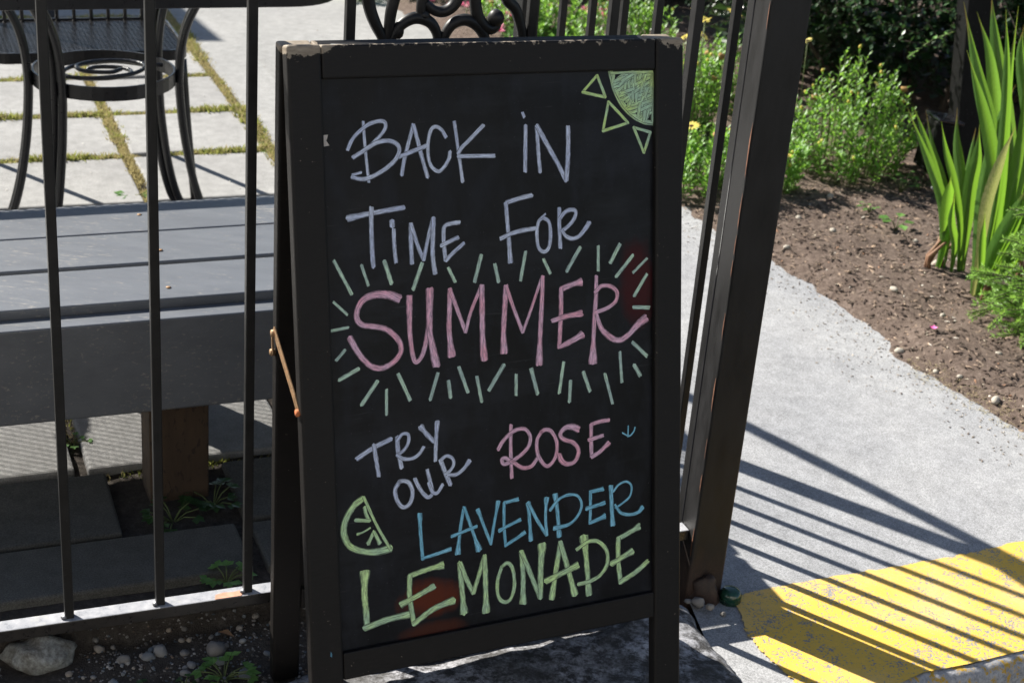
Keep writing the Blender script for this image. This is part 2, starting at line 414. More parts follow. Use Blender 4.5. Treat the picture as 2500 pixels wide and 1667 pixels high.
def wloc(o):
    v = V3((0, 0, 0))
    while o is not None: v += o.location; o = o.parent
    return v
def tag(o, label=None, cat=None, group=None, kind=None):
    for k_, v_ in (('label', label), ('category', cat), ('group', group), ('kind', kind)):
        if v_: o[k_] = v_
    return o
def empty(name, loc, label, cat, group=None):
    o = bpy.data.objects.new(name, None); o.location = loc; o.empty_display_size = .1; COL.objects.link(o); return tag(o, label, cat, group)
def mesh_of(name, mb, mt, off=V3((0, 0, 0)), smooth=None):
    me = bpy.data.meshes.new(name); me.from_pydata([tuple(V3(p) - off) for p in mb.v], [], mb.f)
    if mb.uv:
        ul = me.uv_layers.new(name='UVMap')
        for lp in me.loops: ul.data[lp.index].uv = mb.uv[lp.vertex_index]
    if mb.tone and len(mb.tone) == len(mb.v):
        if isinstance(mb.tone[0], tuple):
            at = me.color_attributes.new('tone', 'FLOAT_COLOR', 'POINT')
            for i, t in enumerate(mb.tone): at.data[i].color = (*t, 1)
        else:
            at = me.attributes.new('tone', 'FLOAT', 'POINT'); at.data.foreach_set('value', mb.tone)
    if mb.wear:
        at = me.attributes.new('wear', 'FLOAT', 'POINT'); at.data.foreach_set('value', mb.wear)
    me.materials.append(M[mt]); me.validate()
    if mb.smooth if smooth is None else smooth: me.polygons.foreach_set('use_smooth', [True] * len(me.polygons))
    me.update(); return me
def obj(name, mb, mt, parent=None, bevel=0, seg=2, loc=None, smooth=None, kind=None):
    """link a builder as one mesh object; builder coordinates are world coordinates"""
    if parent is not None: off = wloc(parent)
    else: off = V3(loc) if loc is not None else V3((0, 0, 0))
    o = bpy.data.objects.new(name, mesh_of(name, mb, mt, off, smooth)); COL.objects.link(o)
    if parent is not None: o.parent = parent
    elif loc is not None: o.location = loc
    if bevel:
        b = o.modifiers.new('bevel', 'BEVEL'); b.width = bevel; b.segments = seg; b.limit_method = 'ANGLE'; b.angle_limit = R_(40)
        b.harden_normals = False
    if kind: o['kind'] = kind
    return o
def clone(name, me, parent, loc, rot=None, scale=None):
    o = bpy.data.objects.new(name, me); COL.objects.link(o)
    if parent is not None: o.parent = parent; o.location = V3(loc) - wloc(parent)
    else: o.location = loc
    if rot: o.rotation_euler = rot
    if scale: o.scale = scale
    return o
def densify(pts, n=6):
    """Catmull-Rom through pts"""
    P = [V3(p) for p in pts]
    if len(P) < 3: return [P[0].lerp(P[1], i / n) for i in range(n + 1)]
    out = []
    for i in range(len(P) - 1):
        p0 = P[i - 1] if i else P[0] * 2 - P[1]; p1 = P[i]; p2 = P[i + 1]; p3 = P[i + 2] if i + 2 < len(P) else P[-1] * 2 - P[-2]
        for k in range(n):
            t = k / n
            out.append(.5 * ((2 * p1) + (p2 - p0) * t + (2 * p0 - 5 * p1 + 4 * p2 - p3) * t * t + (3 * p1 - p0 - 3 * p2 + p3) * t ** 3))
    out.append(P[-1]); return out
def scatter_copy(o):
    c = o.copy(); COL.objects.link(c); return c

# ------------------------------------------------------------ site frame (street fence direction)
AZ = R_(66.5); A = V3((math.sin(AZ), math.cos(AZ), 0)); D = V3((-A.y, A.x, 0)); Z = V3((0, 0, 1)); Q0 = V3((-.7806, 2.1168, 0))
def F(s, o, z=0): return Q0 + A * s + D * o + Z * z
def so_of(p): d = V3((p[0], p[1], 0)) - Q0; return d.dot(A), d.dot(D)
FR = (A, D, Z)
GZ = -.08
def fb(s0, s1, o0, o1, z0, z1, mb=None):
    mb = mb or MB(); return mb.box(F((s0 + s1) / 2, (o0 + o1) / 2, (z0 + z1) / 2), FR, ((s1 - s0) / 2, (o1 - o0) / 2, (z1 - z0) / 2))
def smooth01(t): t = max(0, min(1, t)); return t * t * (3 - 2 * t)
def zwalk(x, y):
    s, o = so_of((x, y)); return GZ * (1 - smooth01((o - 2.3) / 1.6)) if s > 1.25 else 0.0
def struct(o, parent=None):
    if parent is None: o['kind'] = 'structure'
    return o
STROKES=[('letter','W',[([(106.9,103.4),(108.3,135.8),(112.1,184.8)],4.6,4.6,4.6),([(83.4,139.2),(89.6,127.2),(99.9,116.9),(115.1,106.8),(128.6,103.5),(136.9,104.5),(139.2,110.0),(135.6,117.6),(126.1,127.3),(114.1,137.9)],5.6,5.6,5.6),([(90.4,150.3),(98.8,146.1),(112.4,138.3),(126.0,131.9),(139.4,130.2),(149.5,132.2),(156.9,138.0),(157.5,147.3),(150.4,157.9),(136.5,168.2),(121.1,175.9),(107.6,179.9),(97.7,179.3),(88.6,176.5)],6.3,6.3,6.3),([(88.7,173.7),(101.3,171.3)],4.0,4.0,4.0)]),('letter','W',[([(179.9,110.1),(172.3,134.0),(165.8,154.0),(160.8,177.3)],6.1,6.1,6.1),([(179.9,110.1),(185.3,129.8),(191.5,155.2),(199.3,182.5)],6.1,6.1,6.1),([(157.3,152.8),(176.2,146.7),(197.9,139.8)],6.4,6.4,6.4)]),('letter','W',[([(228.5,129.4),(221.8,118.8),(213.3,114.1),(206.2,118.2),(201.5,133.7),(201.0,154.1),(205.8,168.6),(216.0,175.5),(224.9,169.6),(232.2,158.8),(234.1,149.4)],5.6,5.6,5.6)]),('letter','W',[([(241.6,108.6),(244.3,129.2),(248.0,158.0),(252.5,191.8)],5.6,5.6,5.6),([(286.1,115.1),(267.1,131.8),(252.7,143.9),(246.4,152.3)],6.1,6.1,6.1),([(246.3,156.3),(271.9,157.2),(302.3,158.2)],6.3,6.3,6.3)]),('letter','W',[([(347.6,99.8),(350.3,106.3)],5.1,5.1,5.1),([(352.3,118.5),(351.5,150.0),(350.6,182.5)],6.6,6.6,6.6)]),('letter','W',[([(370.3,119.2),(371.0,134.7),(372.5,159.1),(374.6,184.6)],6.3,7.4,6.3),([(370.3,119.2),(386.6,146.7),(403.1,173.7),(417.0,199.2)],7.4,7.4,7.4),([(420.5,122.9),(420.6,153.2),(419.0,179.5),(417.0,199.2)],7.9,7.9,7.9)]),('letter','W',[([(80.0,232.0),(106.0,228.2),(133.0,225.2),(162.1,222.3)],7.3,9.9,7.3),([(114.7,219.3),(113.9,240.5),(113.7,272.0),(115.0,300.7)],7.0,7.0,7.0)]),('letter','W',[([(144.5,239.4),(144.6,246.5)],8.2,8.2,8.2),([(146.6,251.4),(146.8,274.5),(148.6,297.0)],6.1,6.1,6.1)]),('letter','W',[([(172.5,245.2),(171.9,268.3),(172.3,300.4)],6.9,6.9,6.9),([(172.5,245.2),(180.4,272.1),(190.2,297.0)],6.2,6.2,6.2),([(190.2,297.0),(197.0,270.1),(205.6,240.2)],5.9,5.9,5.9),([(206.5,240.3),(204.8,270.7),(204.2,294.8),(207.1,317.8)],7.3,7.3,7.3)]),('letter','W',[([(245.9,248.5),(232.6,249.2),(222.8,253.4),(221.5,271.9),(223.4,299.6)],6.4,6.4,6.4),([(217.8,278.9),(232.0,273.5),(243.7,269.4)],6.3,6.3,6.3),([(224.3,300.4),(237.0,289.2),(252.4,278.2)],6.0,6.0,6.0)]),('letter','W',[([(360.7,217.5),(341.3,220.4),(320.1,225.2)],7.0,7.0,7.0),([(319.2,225.6),(320.7,246.1),(323.7,287.5),(325.1,310.8)],6.9,6.9,8.4),([(310.1,275.8),(333.2,268.4),(365.6,264.8)],6.9,6.9,6.9)]),('letter','W',[([(378.8,250.3),(371.3,256.1),(368.3,274.1),(370.8,292.6),(379.2,299.9),(387.7,293.9),(390.7,275.7),(388.1,257.2),(377.9,250.2)],6.0,6.0,6.0),([(376.0,249.8),(382.6,245.6)],3.4,3.4,3.4)]),('letter','W',[([(405.3,239.2),(405.0,260.0),(406.6,296.1)],6.8,6.8,6.8),([(406.1,253.4),(413.7,245.6),(423.2,242.0),(431.8,244.2),(430.7,253.4),(421.1,264.4),(408.7,272.3)],6.4,6.4,6.4),([(409.7,272.0),(416.2,280.0),(426.7,284.1),(438.2,280.7),(447.8,271.3),(454.6,262.5)],6.8,5.7,8.7)]),('ray','T',[([(57.9,287.9),(82.1,336.2)],5.2,5.2,5.2)]),('ray','T',[([(97.7,297.2),(106.6,325.9)],4.8,4.8,4.8)]),('ray','T',[([(131.3,294.7),(141.0,325.7)],6.6,6.6,6.6)]),('ray','T',[([(187.9,301.2),(173.3,336.8)],6.3,6.3,6.3)]),('ray','T',[([(227.7,311.7),(237.6,331.7)],5.5,5.5,5.5)]),('ray','T',[([(279.3,296.6),(267.9,334.2)],6.1,6.1,6.1)]),('ray','T',[([(300.3,312.2),(305.8,337.4)],6.2,6.2,6.2)]),('ray','T',[([(349.7,297.6),(341.1,338.2)],5.8,5.8,5.8)]),('ray','T',[([(378.7,310.7),(389.5,332.4)],5.4,5.4,5.4)]),('ray','T',[([(439.5,297.8),(416.7,331.3)],6.5,6.5,6.5)]),('ray','T',[([(469.7,298.9),(469.5,334.4)],5.6,5.6,5.6)]),('ray','T',[([(506.6,298.3),(489.9,324.9)],6.7,6.7,6.7)]),('ray','T',[([(528.5,316.7),(500.1,345.9)],6.2,6.2,6.2)]),('ray','T',[([(553.3,323.1),(529.0,342.6)],4.7,4.7,4.7)]),('ray','T',[([(553.3,346.8),(531.1,377.8)],5.8,5.8,5.8)]),('ray','T',[([(529.8,394.8),(557.4,397.7)],6.3,6.3,6.3)]),('ray','T',[([(528.5,448.3),(553.6,471.6)],6.3,6.3,6.3)]),('ray','T',[([(531.2,483.1),(541.7,500.4)],6.8,6.8,6.8)]),('ray','T',[([(506.3,460.9),(509.6,507.2)],5.7,5.7,5.7)]),('ray','T',[([(480.3,491.3),(493.2,537.7)],5.7,5.7,5.7)]),('ray','T',[([(443.2,483.8),(454.5,514.7)],6.6,6.6,6.6)]),('ray','T',[([(421.6,495.0),(419.5,526.6)],6.1,6.1,6.1)]),('ray','T',[([(410.5,465.5),(402.5,510.9)],6.0,6.0,6.0)]),('ray','T',[([(356.3,469.7),(366.4,507.9)],6.9,6.9,6.9)]),('ray','T',[([(331.7,475.9),(331.2,506.0)],5.8,5.8,5.8)]),('ray','T',[([(312.0,459.4),(287.3,494.2)],6.8,6.8,6.8)]),('ray','T',[([(268.6,472.2),(275.5,509.4)],5.7,5.7,5.7)]),('ray','T',[([(240.6,454.9),(253.9,492.5)],6.1,6.1,6.1)]),('ray','T',[([(223.8,472.7),(226.7,497.0)],6.5,6.5,6.5)]),('ray','T',[([(207.8,460.0),(194.8,496.5)],6.0,6.0,6.0)]),('ray','T',[([(147.1,454.4),(164.2,494.0)],6.3,6.3,6.3)]),('ray','T',[([(128.9,474.8),(127.7,510.1)],4.9,4.9,4.9)]),('ray','T',[([(115.4,461.5),(91.3,491.8)],6.3,6.3,6.3)]),('ray','T',[([(55.1,344.2),(74.5,363.6)],4.3,4.3,4.3)]),('ray','T',[([(48.8,384.0),(75.0,381.3)],4.7,4.7,4.7)]),('ray','T',[([(69.5,412.1),(56.3,425.4)],4.8,4.8,4.8)]),('ray','T',[([(88.7,440.5),(59.6,453.1)],6.2,6.2,6.2)]),('letter','P',[([(152.6,348.7),(138.2,342.2),(118.3,339.4),(100.4,344.1),(90.1,356.7),(88.5,371.2),(97.0,380.3),(114.6,384.1),(132.2,390.1),(147.5,404.3),(152.7,419.7),(144.4,433.8),(126.1,442.9),(110.5,440.8),(97.5,429.8),(86.9,415.0),(76.7,395.1)],8.1,12.6,9.0)]),('letter','P',[([(167.3,345.8),(166.6,370.1),(166.8,402.0),(170.5,432.3),(176.0,440.4),(185.5,429.6),(191.9,406.6),(196.0,379.2),(198.2,341.1)],7.2,9.9,7.2),([(198.3,339.0),(196.7,396.4),(200.6,422.5),(205.7,449.0)],9.6,11.9,13.2)]),('letter','P',[([(229.3,341.7),(228.1,369.4),(226.7,399.3),(229.8,437.4)],7.9,7.9,13.0),([(229.3,341.7),(240.2,372.6),(252.3,405.1)],6.5,6.5,6.5),([(252.3,405.1),(261.2,376.7),(278.4,340.5)],5.6,5.6,5.6),([(278.9,340.5),(278.8,380.5),(278.8,417.5),(281.0,448.3)],9.0,8.0,12.3)]),('letter','P',[([(317.6,344.9),(314.6,379.5),(312.4,412.1),(312.8,441.8)],8.6,8.6,12.5),([(317.6,344.9),(330.3,380.9),(343.6,414.1)],6.2,6.2,6.2),([(343.6,414.1),(359.5,377.0),(375.9,335.6)],4.9,4.9,4.9),([(377.2,335.7),(374.7,378.4),(371.7,422.4),(369.4,464.5)],7.8,6.9,12.3)]),('letter','P',[([(441.6,348.8),(424.0,351.8),(407.0,357.0)],8.6,12.6,8.6),([(407.0,357.0),(406.7,392.4),(404.7,419.0),(403.2,443.4)],7.5,7.5,7.5),([(392.4,402.2),(416.1,397.7),(441.3,395.6)],8.4,7.4,10.9),([(404.5,442.4),(425.9,434.5),(442.3,427.2)],9.0,6.0,13.0)]),('letter','P',[([(466.4,343.1),(465.5,375.4),(462.8,404.4),(460.8,442.6),(459.9,473.1)],7.6,6.6,15.2),([(464.2,366.4),(474.5,358.3),(489.8,359.6),(501.3,369.6),(498.7,382.9),(484.6,391.8),(464.1,396.6)],6.6,6.6,6.6),([(466.6,400.2),(474.2,421.3),(489.6,436.4),(505.1,442.5),(520.7,436.1),(536.4,422.7),(552.1,412.8)],9.2,6.1,13.3)]),('letter','W',[([(81.5,568.0),(106.1,555.5),(132.9,546.3)],7.4,7.4,7.4),([(107.3,551.4),(109.9,572.9),(113.1,596.8)],6.6,6.6,6.6)]),('letter','W',[([(142.9,544.4),(143.4,564.7),(148.3,589.9)],7.1,7.1,7.1),([(142.8,549.7),(150.8,541.2),(159.7,543.4),(159.4,555.1),(152.4,564.8),(142.1,570.9)],5.3,5.3,5.3),([(142.1,570.9),(152.0,577.6),(165.5,578.4),(175.8,573.3),(182.8,564.6)],5.8,5.8,5.8)]),('letter','W',[([(179.1,534.2),(189.0,547.2),(198.9,558.1)],7.2,9.9,7.2),([(204.9,529.9),(202.4,555.4),(200.5,586.4)],6.4,8.2,6.4)]),('letter','W',[([(144.3,609.7),(137.2,621.6),(140.1,637.1),(148.8,648.1),(159.0,644.3),(164.0,629.8),(159.9,615.2),(151.0,609.6),(143.8,610.1)],6.7,6.7,6.7)]),('letter','W',[([(168.0,608.8),(175.5,625.0),(186.5,638.6),(194.6,634.3),(191.7,616.5),(187.6,598.6)],6.3,6.3,6.3),([(189.3,618.4),(194.7,632.2),(202.7,634.4),(211.0,623.6)],5.9,5.9,5.9)]),('letter','W',[([(208.5,586.4),(214.9,604.6),(223.2,625.4)],7.3,7.3,7.3),([(208.4,587.5),(217.8,582.2),(226.9,586.7),(229.0,596.8),(221.8,605.6),(214.8,608.9)],5.5,5.5,5.5),([(220.5,610.8),(233.2,611.5),(245.0,604.5),(254.6,593.8)],6.0,5.5,8.3)]),('letter','P',[([(322.1,550.1),(321.1,581.8),(322.2,629.6)],6.2,6.2,6.2),([(300.8,583.5),(309.3,571.5),(326.2,559.4),(343.1,558.2),(352.6,568.3),(352.4,581.5),(342.5,593.6),(323.1,604.2),(309.9,606.8),(306.4,599.7),(312.4,598.3),(325.5,606.8),(339.8,616.5),(354.3,616.3),(364.2,606.5)],6.2,6.2,6.2)]),('letter','P',[([(372.0,566.3),(364.6,578.7),(365.5,598.9),(376.3,617.1),(386.1,618.5),(396.1,605.2),(397.6,585.2),(389.1,568.5),(379.4,563.9),(371.5,566.7)],6.3,6.3,6.3)]),('letter','P',[([(434.9,571.0),(423.7,565.1),(411.3,565.8),(403.8,573.8),(408.7,582.2),(426.0,590.1),(434.6,603.7),(428.3,618.6),(415.8,621.4),(405.9,615.6),(401.1,604.8)],7.0,11.0,8.5)]),('letter','P',[([(486.6,562.9),(471.4,563.2),(456.2,565.8)],6.6,6.6,6.6),([(456.2,565.8),(456.1,588.4),(456.7,615.7)],7.0,7.0,7.0),([(452.3,589.0),(476.3,585.4)],6.5,6.5,6.5),([(457.2,615.8),(471.1,609.7),(486.5,598.0)],7.1,7.1,9.1)]),('arrow','B',[([(520.8,576.2),(520.3,593.3)],2.6,2.6,2.6),([(532.7,580.0),(530.1,586.6),(522.4,592.0),(510.8,585.9)],2.8,2.8,2.8)]),('letter','B',[([(174.0,661.7),(174.7,692.4),(177.1,730.2)],5.9,8.2,5.9),([(176.0,728.9),(198.0,725.9),(221.3,722.0)],5.5,4.6,7.3)]),('letter','B',[([(243.7,662.5),(237.1,695.7),(232.3,731.6)],5.6,5.1,10.3),([(244.2,662.5),(254.8,694.0),(267.0,731.7)],5.6,5.1,10.7),([(222.9,703.4),(242.9,698.8),(263.8,694.3)],5.1,6.0,5.1)]),('letter','B',[([(265.9,669.1),(276.0,697.4),(286.2,724.7)],5.2,7.5,5.2),([(299.4,661.9),(292.9,691.1),(286.2,724.7)],5.2,8.1,4.8)]),('letter','B',[([(331.8,663.4),(308.9,665.6)],5.8,8.2,5.8),([(308.9,665.6),(308.3,697.9),(310.2,732.0)],5.3,5.3,5.3),([(300.2,706.8),(317.9,700.6),(335.0,695.3)],5.3,7.2,7.2),([(310.2,730.9),(327.2,723.5),(342.7,715.8)],5.8,5.3,7.7)]),('letter','B',[([(348.7,671.5),(350.7,700.0),(352.3,729.8)],5.8,8.8,8.8),([(348.7,671.5),(363.0,699.7),(378.7,726.0)],5.8,5.8,5.8),([(379.4,668.2),(377.3,697.3),(379.2,726.1)],5.4,8.9,5.4)]),('letter','B',[([(393.8,664.7),(397.7,693.6),(400.3,731.7)],6.4,8.9,9.4),([(385.3,688.3),(400.4,673.6),(417.9,669.3),(432.9,673.8),(439.1,688.5),(432.6,703.6),(417.5,715.0),(391.2,717.7)],4.9,5.4,7.9)]),('letter','B',[([(476.0,668.7),(454.4,670.1)],6.6,8.7,6.6),([(454.4,670.1),(454.2,695.3),(453.3,719.4)],5.6,5.6,5.6),([(447.4,695.5),(478.5,690.9)],6.1,7.6,7.6),([(454.1,718.4),(479.7,711.9)],6.6,6.6,10.7)]),('letter','B',[([(490.1,666.1),(491.3,696.3),(493.2,728.0)],7.2,8.7,9.8),([(493.9,675.9),(504.2,665.8),(517.2,663.1),(526.2,671.3),(523.6,687.2),(509.4,696.7),(497.7,701.9)],3.9,3.9,3.9),([(497.7,697.3),(506.7,710.3),(522.3,716.1),(538.0,715.0),(545.9,708.0)],5.7,4.1,8.8)]),('letter','Y',[([(87.8,733.7),(85.7,764.9),(87.3,793.6),(88.3,818.0)],9.7,16.3,9.7),([(85.0,817.3),(117.8,811.3),(154.2,809.2)],9.8,9.8,12.4)]),('letter','Y',[([(209.1,744.4),(183.6,746.7),(155.9,751.9)],8.3,12.5,8.3),([(155.9,751.9),(155.0,783.8),(160.7,824.9)],8.2,8.2,8.2),([(141.0,792.4),(168.8,782.9),(193.3,773.9)],8.2,10.9,10.4),([(160.7,824.9),(191.2,808.2),(224.1,800.7)],9.2,8.2,12.8)]),('letter','Y',[([(234.8,745.4),(237.6,780.6),(240.6,824.0)],8.4,7.5,13.6),([(236.0,745.6),(244.9,770.6),(256.2,795.1)],7.5,7.5,7.5),([(256.2,795.1),(266.3,767.5),(275.2,742.0)],7.1,7.1,7.1),([(275.6,742.1),(276.3,782.8),(276.3,828.2)],9.0,7.1,13.8)]),('letter','Y',[([(303.6,762.6),(296.0,784.0),(296.8,806.8),(306.3,818.1),(317.3,815.1),(323.7,795.6),(321.6,770.2),(313.3,758.6),(303.1,762.9)],6.3,6.3,6.3)]),('letter','Y',[([(335.9,745.3),(338.5,782.2),(337.9,825.7)],8.3,7.3,13.2),([(336.6,745.4),(352.0,784.5),(366.4,821.6)],7.8,7.8,7.8),([(371.1,739.6),(368.1,780.4),(367.6,821.8)],9.9,15.3,7.4)]),('letter','Y',[([(402.2,741.2),(394.2,784.8),(386.3,827.4)],9.0,8.5,11.0),([(402.2,741.2),(414.3,783.6),(426.6,827.7)],9.0,8.5,13.0),([(376.6,798.0),(404.2,790.0),(432.1,782.0)],9.4,11.9,11.9)]),('letter','Y',[([(442.5,738.5),(447.3,782.2),(450.9,832.0)],9.1,16.2,11.7),([(429.7,757.2),(450.1,747.8),(468.0,750.7),(482.0,767.0),(483.2,788.3),(470.3,804.8),(452.3,811.1),(433.1,812.4)],6.6,6.6,6.6)]),('letter','Y',[([(540.7,737.7),(517.1,746.9),(502.8,751.6)],8.4,12.1,8.4),([(502.8,751.6),(502.7,784.5),(506.6,822.9)],8.3,8.3,8.3),([(491.0,789.6),(527.5,775.6)],8.8,10.4,12.4),([(506.6,821.7),(532.8,810.8),(555.3,796.8)],8.9,8.9,8.9)]),('lime_slice','Y',[([(88.3,626.2),(73.7,635.7),(61.0,655.1),(58.1,673.9),(66.2,692.3),(83.4,702.6),(105.4,707.4),(127.9,705.6)],9.6,9.6,12.2),([(89.4,624.2),(106.8,666.5),(127.8,707.8)],4.8,4.8,4.8),([(90.0,639.3),(92.9,651.5),(97.0,660.3)],5.7,5.7,5.7),([(76.2,655.8),(97.0,660.3)],5.7,5.7,5.7),([(77.7,677.0),(86.6,675.2),(97.8,670.5)],3.1,4.8,3.1),([(93.7,693.5),(103.1,676.7)],5.7,7.5,4.9),([(103.1,676.7),(111.4,695.3)],5.7,4.9,7.5)]),('sun_ray','S',[([(469.0,51.2),(445.0,74.4)],4.7,4.7,4.7),([(445.0,74.4),(482.6,82.6)],4.9,4.9,4.9),([(482.6,82.6),(469.0,51.2)],4.7,4.7,4.7)]),('sun_ray','S',[([(487.8,89.2),(478.5,131.0)],4.7,4.7,4.7),([(478.5,131.0),(520.7,120.8)],5.0,5.0,5.0),([(520.7,120.8),(487.8,89.2)],4.8,4.8,4.8)]),('sun_ray','S',[([(530.1,128.0),(559.0,136.1)],4.8,4.8,4.8),([(559.0,136.1),(547.8,165.5)],5.1,5.1,5.1),([(547.8,165.5),(530.1,128.0)],4.9,4.9,4.9)])]
SUN=[(488.2, 47.2), (507.6, 46.8), (534.0, 46.6), (566.1, 46.6), (566.0, 90.0), (564.8, 124.8), (561.7, 125.5), (543.5, 121.2), (523.4, 110.2), (507.5, 94.9), (497.0, 76.5), (491.2, 59.5)]
BLADES=[([[1.21,4.361,-0.08],[1.214,4.346,0.033],[1.187,4.34,0.158],[1.116,4.347,0.297],[1.042,4.354,0.429]],0.0322,0),([[1.22,4.358,-0.06],[1.221,4.371,0.075],[1.177,4.397,0.212],[1.12,4.426,0.333],[1.081,4.45,0.409]],0.021,0),([[1.233,4.354,-0.07],[1.233,4.381,0.073],[1.202,4.416,0.195],[1.16,4.455,0.29],[1.128,4.49,0.389]],0.0173,0),([[1.281,4.341,-0.086],[1.253,4.341,0.089],[1.211,4.344,0.221],[1.171,4.348,0.313],[1.141,4.348,0.399]],0.0211,0),([[1.277,4.342,-0.074],[1.261,4.368,0.08],[1.243,4.394,0.206],[1.216,4.423,0.317],[1.205,4.448,0.413]],0.0297,0),([[1.287,4.339,-0.085],[1.273,4.349,0.088],[1.261,4.357,0.221],[1.263,4.362,0.305],[1.255,4.37,0.392]],0.0371,0),([[1.279,4.342,-0.074],[1.276,4.374,0.054],[1.266,4.409,0.166],[1.268,4.441,0.28],[1.275,4.471,0.354]],0.0198,0),([[1.216,4.359,0.029],[1.204,4.327,0.115],[1.189,4.295,0.199],[1.175,4.264,0.269]],0.0344,0),([[1.255,4.348,-0.079],[1.237,4.311,0.049],[1.204,4.277,0.134],[1.189,4.239,0.231]],0.0223,0),([[1.285,4.178,-0.079],[1.297,4.175,0.058],[1.292,4.176,0.25],[1.263,4.185,0.51],[1.241,4.192,0.765]],0.0312,0),([[1.292,4.176,-0.061],[1.309,4.202,0.146],[1.262,4.248,0.377],[1.199,4.298,0.553],[1.139,4.348,0.733]],0.0432,0),([[1.297,4.175,-0.06],[1.322,4.18,0.107],[1.277,4.207,0.309],[1.216,4.238,0.48],[1.152,4.271,0.621]],0.0384,0),([[1.292,4.176,-0.061],[1.283,4.166,0.229],[1.257,4.161,0.46],[1.23,4.156,0.627],[1.199,4.153,0.762]],0.0216,0),([[1.281,4.18,-0.076],[1.264,4.154,0.112],[1.249,4.127,0.24],[1.252,4.095,0.378],[1.26,4.061,0.481]],0.0312,1),([[1.278,4.181,-0.07],[1.274,4.208,0.068],[1.264,4.237,0.238],[1.275,4.259,0.433],[1.303,4.277,0.537]],0.0336,0),([[1.303,4.173,-0.058],[1.321,4.18,0.058],[1.334,4.189,0.225],[1.331,4.203,0.42],[1.291,4.229,0.668]],0.048,0),([[1.303,4.173,-0.058],[1.302,4.156,0.066],[1.326,4.131,0.198],[1.351,4.106,0.338]],0.048,0),([[1.401,4.356,-0.069],[1.376,4.392,0.157],[1.339,4.431,0.326],[1.282,4.477,0.548],[1.227,4.522,0.673]],0.04,0),([[1.412,4.353,-0.066],[1.396,4.399,0.181],[1.356,4.453,0.381],[1.292,4.515,0.598],[1.267,4.564,0.725]],0.04,0),([[1.401,4.356,-0.069],[1.4,4.32,0.01],[1.402,4.283,0.124],[1.396,4.249,0.329]],0.04,0),([[1.298,4.174,-0.053],[1.275,4.147,0.055],[1.254,4.119,0.149],[1.237,4.089,0.229]],0.0168,0),([[1.391,4.36,-0.071],[1.349,4.319,0.056],[1.336,4.268,0.173],[1.347,4.21,0.273]],0.0625,0),([[1.422,4.349,-0.064],[1.412,4.316,0.063],[1.394,4.286,0.221],[1.354,4.262,0.438]],0.0424,0),([[1.433,4.346,-0.062],[1.434,4.345,0.104],[1.401,4.356,0.355],[1.332,4.379,0.578],[1.323,4.382,0.679]],0.0375,0)]
YFLOWERS=[([0.644,5.3,0.443],0.03),([0.552,5.3,0.408],0.026),([0.582,5.6,0.346],0.02),([0.555,5.35,0.346],0.027),([0.5,5.4,0.324],0.024),([0.503,4.85,0.177],0.03),([0.643,4.95,0.205],0.016),([0.933,5.5,0.325],0.018),([0.98,5.2,0.272],0.012),([1.13,5.2,0.271],0.012),([0.827,4.9,0.093],0.012),([0.445,6.0,0.301],0.02),([0.546,5.6,0.384],0.02)]
PFLOWERS=[[-0.142,6.4,0.104],[-0.117,6.45,0.069],[-0.093,6.5,0.11],[-0.144,6.3,0.069],[-0.188,6.4,0.049],[0.219,6.3,0.206],[0.246,6.4,0.203],[0.197,6.3,0.18],[0.235,6.4,0.144],[-0.46,6.9,0.032],[-0.432,6.9,0.017],[-0.557,7.0,0.002],[-0.291,6.7,0.086],[-0.303,6.6,0.087],[0.279,6.4,0.197],[0.017,6.6,0.144],[-0.574,7.0,-0.012],[-0.383,6.8,0.061]]

# ------------------------------------------------------------ ground
mb = MB(); mb.add([(-60, -60, -.205), (60, -60, -.205), (60, 60, -.205), (-60, 60, -.205)], [(0, 1, 2, 3)])
struct(obj('street', mb, 'asphalt'))
# soil bed under the paving
pave = bpy.data.objects.new('patio_paving', None); COL.objects.link(pave); pave.location = F(.4, 2.4, -.1); pave['kind'] = 'structure'
mb = MB(); nx, ny = 60, 90
def soilz(p): return -.016 + .008 * mnoise.noise(V3((p.x * 9, p.y * 9, 0))) + .006 * mnoise.noise(V3((p.x * 31, p.y * 31, 2)))
vs = []; fs = []
for j in range(ny + 1):
    for i in range(nx + 1):
        s = -3 + 4.24 * i / nx; o = .085 + 7 * (j / ny) ** 1.6; p = F(s, o); p.z = soilz(p); vs.append(p)
fs = [(j * (nx + 1) + i, j * (nx + 1) + i + 1, (j + 1) * (nx + 1) + i + 1, (j + 1) * (nx + 1) + i) for j in range(ny) for i in range(nx)]
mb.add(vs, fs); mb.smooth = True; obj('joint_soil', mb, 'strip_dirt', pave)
rows = [(.150, .307), (.325, .552), (.578, .94), (.965, 1.33), (1.355, 1.71), (1.735, 2.045), (2.075, 2.462), (2.498, 2.892), (2.928, 3.322), (3.358, 3.752), (3.788, 4.18), (4.215, 4.61), (4.645, 5.05), (5.08, 5.5)]
rnd = random.Random(3)
def slab(s0, s1, o0, o1, mt='paver_concrete'):
    mb = MB(); t = rnd.uniform(-.003, .003); tl = rnd.uniform(-.002, .002)
    j = lambda: rnd.uniform(-.003, .003)
    c = [(s0 + j(), o0 + j()), (s1 + j(), o0 + j()), (s1 + j(), o1 + j()), (s0 + j(), o1 + j())]
    vs = [F(s, o, -.105) for s, o in c] + [F(s, o, t + tl * (1 if i in (0, 3) else -1)) for i, (s, o) in enumerate(c)]
    mb.add(vs, [(3, 2, 1, 0), (4, 5, 6, 7), (0, 1, 5, 4), (1, 2, 6, 5), (2, 3, 7, 6), (3, 0, 4, 7)])
    return obj('paving_slab', mb, mt, pave, bevel=.006, seg=2)
